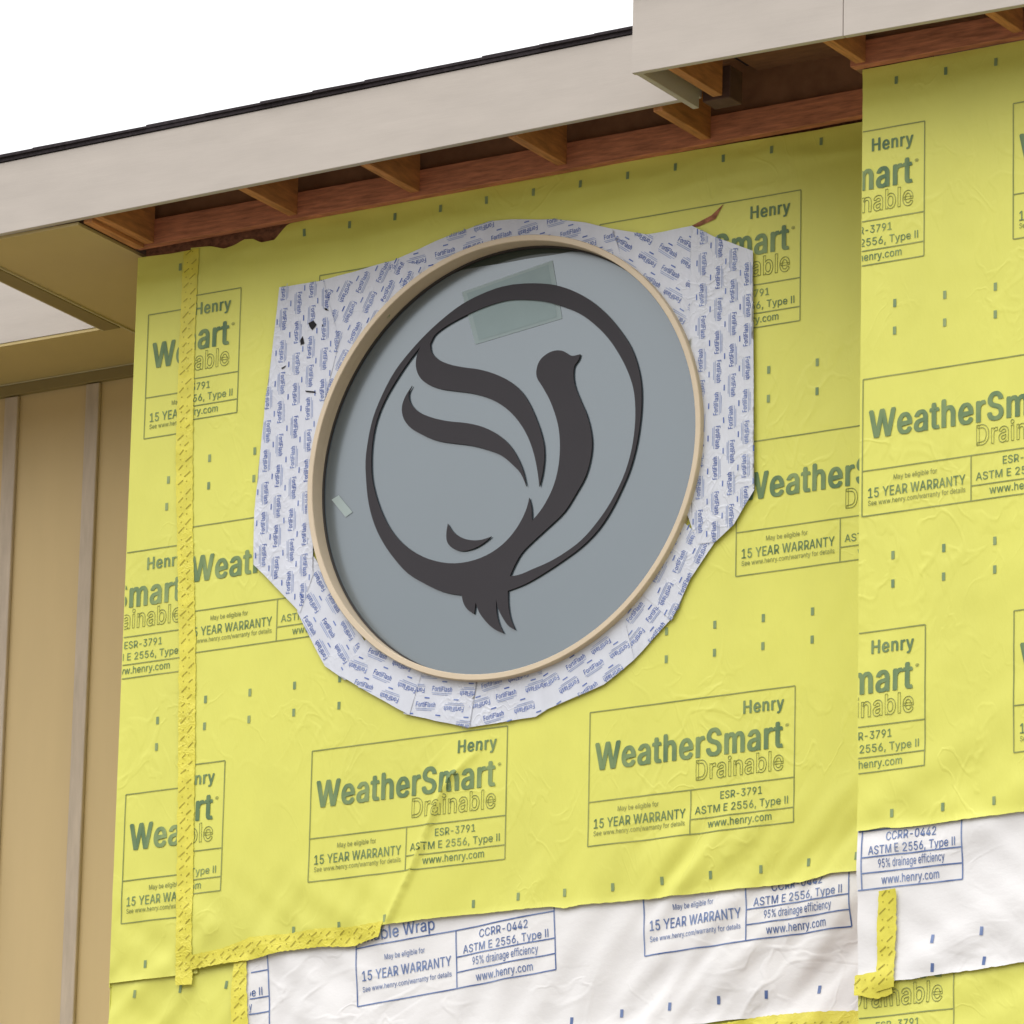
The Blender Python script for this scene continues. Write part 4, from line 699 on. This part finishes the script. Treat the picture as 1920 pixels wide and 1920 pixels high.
# ------------------------------------------------------------------ seam tape
def tape(label, lr, y, hf, vertical, ps=.062):
    lft, rgt = lr
    def res(pl, n):
        ds = [0]
        for a, b in zip(pl, pl[1:]): ds.append(ds[-1]+math.hypot(b[0]-a[0], b[1]-a[1]))
        out = []
        for i in range(n+1):
            s = ds[-1]*i/n; k = max(j for j in range(len(ds)) if ds[j] <= s+1e-9); k = min(k, len(pl)-2)
            t = (s-ds[k])/max(1e-9, ds[k+1]-ds[k]); out.append((pl[k][0]+(pl[k+1][0]-pl[k][0])*t, pl[k][1]+(pl[k+1][1]-pl[k][1])*t))
        return out, ds[-1]
    L = res(lft, 10)[1]; n = max(8, int(L/.010)); a, _ = res(lft, n); b, _ = res(rgt, n); mcol = 8
    c = ((a[0][0]+b[-1][0])/2, y, (a[0][1]+b[-1][1])/2)
    def hh(x, z): return hf(x, z)+.0016*nz(x*17, z*17, 41)+.0008*nz(x*42, z*42, 42)+.0008
    vs, fs = [], []
    for i in range(n+1):
        ja = .0035*nz(i*.9, c[0], 43)*1.4; jb = .0035*nz(i*.9, c[2], 44)*1.4
        for k in range(mcol+1):
            t = k/mcol; x = a[i][0]*(1-t)+b[i][0]*t; z = a[i][1]*(1-t)+b[i][1]*t
            q = ja*(1-t)+jb*t
            if vertical: x += q
            else: z += q
            vs.append((x, y-hh(x, z), z))
    w = mcol+1
    for i in range(n):
        for k in range(mcol): q = (i*w+k, i*w+k+1, (i+1)*w+k+1, (i+1)*w+k); fs.append(q[::-1] if vertical else q)
    o = pydata('adhesive_tape', [(v[0]-c[0], v[1]-c[1], v[2]-c[2]) for v in vs], fs, M['tape'], None, True); o.location = c
    props(o, label, 'tape', 'yellow tape over the wrap seams')
    bm = bmesh.new(); bm.from_mesh(o.data)
    if sum(f.normal.y for f in bm.faces) > 0: bmesh.ops.reverse_faces(bm, faces=bm.faces)
    bm.to_mesh(o.data); bm.free()
    for p in o.data.polygons: p.use_smooth = True
    pr = Print(y, hh, .0013); s = .02; side_ = 0; I = lambda x, z: (x, z); rnd = random.Random(label)
    while s < L-.02:
        i = min(n, int(s/L*n)); t = (.30, .70)[side_]+rnd.uniform(-.06, .06); x = a[i][0]*(1-t)+b[i][0]*t; z = a[i][1]*(1-t)+b[i][1]*t
        an = R(38)+rnd.uniform(-.12, .12); l = rnd.uniform(.010, .017)
        pr.line(I, x-l*math.cos(an), z-l*math.sin(an), x+l*math.cos(an), z+l*math.sin(an), wd=.0042)
        t2 = (.62, .28)[side_]; pr.line(I, a[i][0]*(1-t2)+b[i][0]*t2-.002, a[i][1]*(1-t2)+b[i][1]*t2, a[i][0]*(1-t2)+b[i][0]*t2+.002, a[i][1]*(1-t2)+b[i][1]*t2+.003, wd=.004)
        s += ps*.5+rnd.uniform(-.004, .004); side_ = 1-side_
    pr.build('print', M['ink_tape'], None, cut=0, into=o)
tape('long vertical yellow tape strip down the left seam of the window wall', ([(-1.476,9.716),(-1.48,9.398),(-1.48,8.949),(-1.459,8.586),(-1.431,8.163),(-1.415,7.746),(-1.401,7.251),(-1.387,6.826)],[(-1.405,9.718),(-1.41,9.387),(-1.401,8.938),(-1.386,8.577),(-1.355,8.154),(-1.338,7.737),(-1.326,7.243),(-1.315,6.824)]), YM-.003, h_main, True)
tape('crumpled yellow tape strip along the seam above the white sheet, left of the crease', ([(-1.325,6.934),(-1.178,6.95),(-1.061,6.979),(-0.919,6.976),(-0.755,6.982),(-0.616,6.974),(-0.472,6.98)],[(-1.323,6.881),(-1.175,6.891),(-1.057,6.892),(-0.917,6.911),(-0.753,6.913),(-0.613,6.9),(-0.494,6.924)]), YM-.005, h_main, False)
tape('short vertical yellow tape strip at the left edge of the white sheet below the window', ([(-1.132,6.988),(-1.136,6.9),(-1.14,6.779),(-1.13,6.577)],[(-1.061,6.989),(-1.079,6.894),(-1.071,6.773),(-1.049,6.57)]), YM+.003, h_main, True)
tape('short vertical yellow tape strip on the white sheet of the projecting wall', ([(1.86,6.747),(1.852,6.657),(1.851,6.527),(1.85,6.398)],[(1.926,6.75),(1.926,6.65),(1.921,6.521),(1.922,6.41)]), YR-.001, h_right, True)
tape('yellow tape strip at the bottom edge under the white sheet below the window', ([(0.899,6.471),(1.093,6.486),(1.307,6.482),(1.497,6.472)],[(0.901,6.34),(1.095,6.333),(1.308,6.333),(1.499,6.326)]), YM+.006, h_main, False)
tape('small yellow tape piece at the lower left edge of the projecting wall', ([(1.763,6.465),(1.846,6.469),(1.907,6.448)],[(1.764,6.395),(1.846,6.376),(1.912,6.385)]), YR+.002, h_right, False)
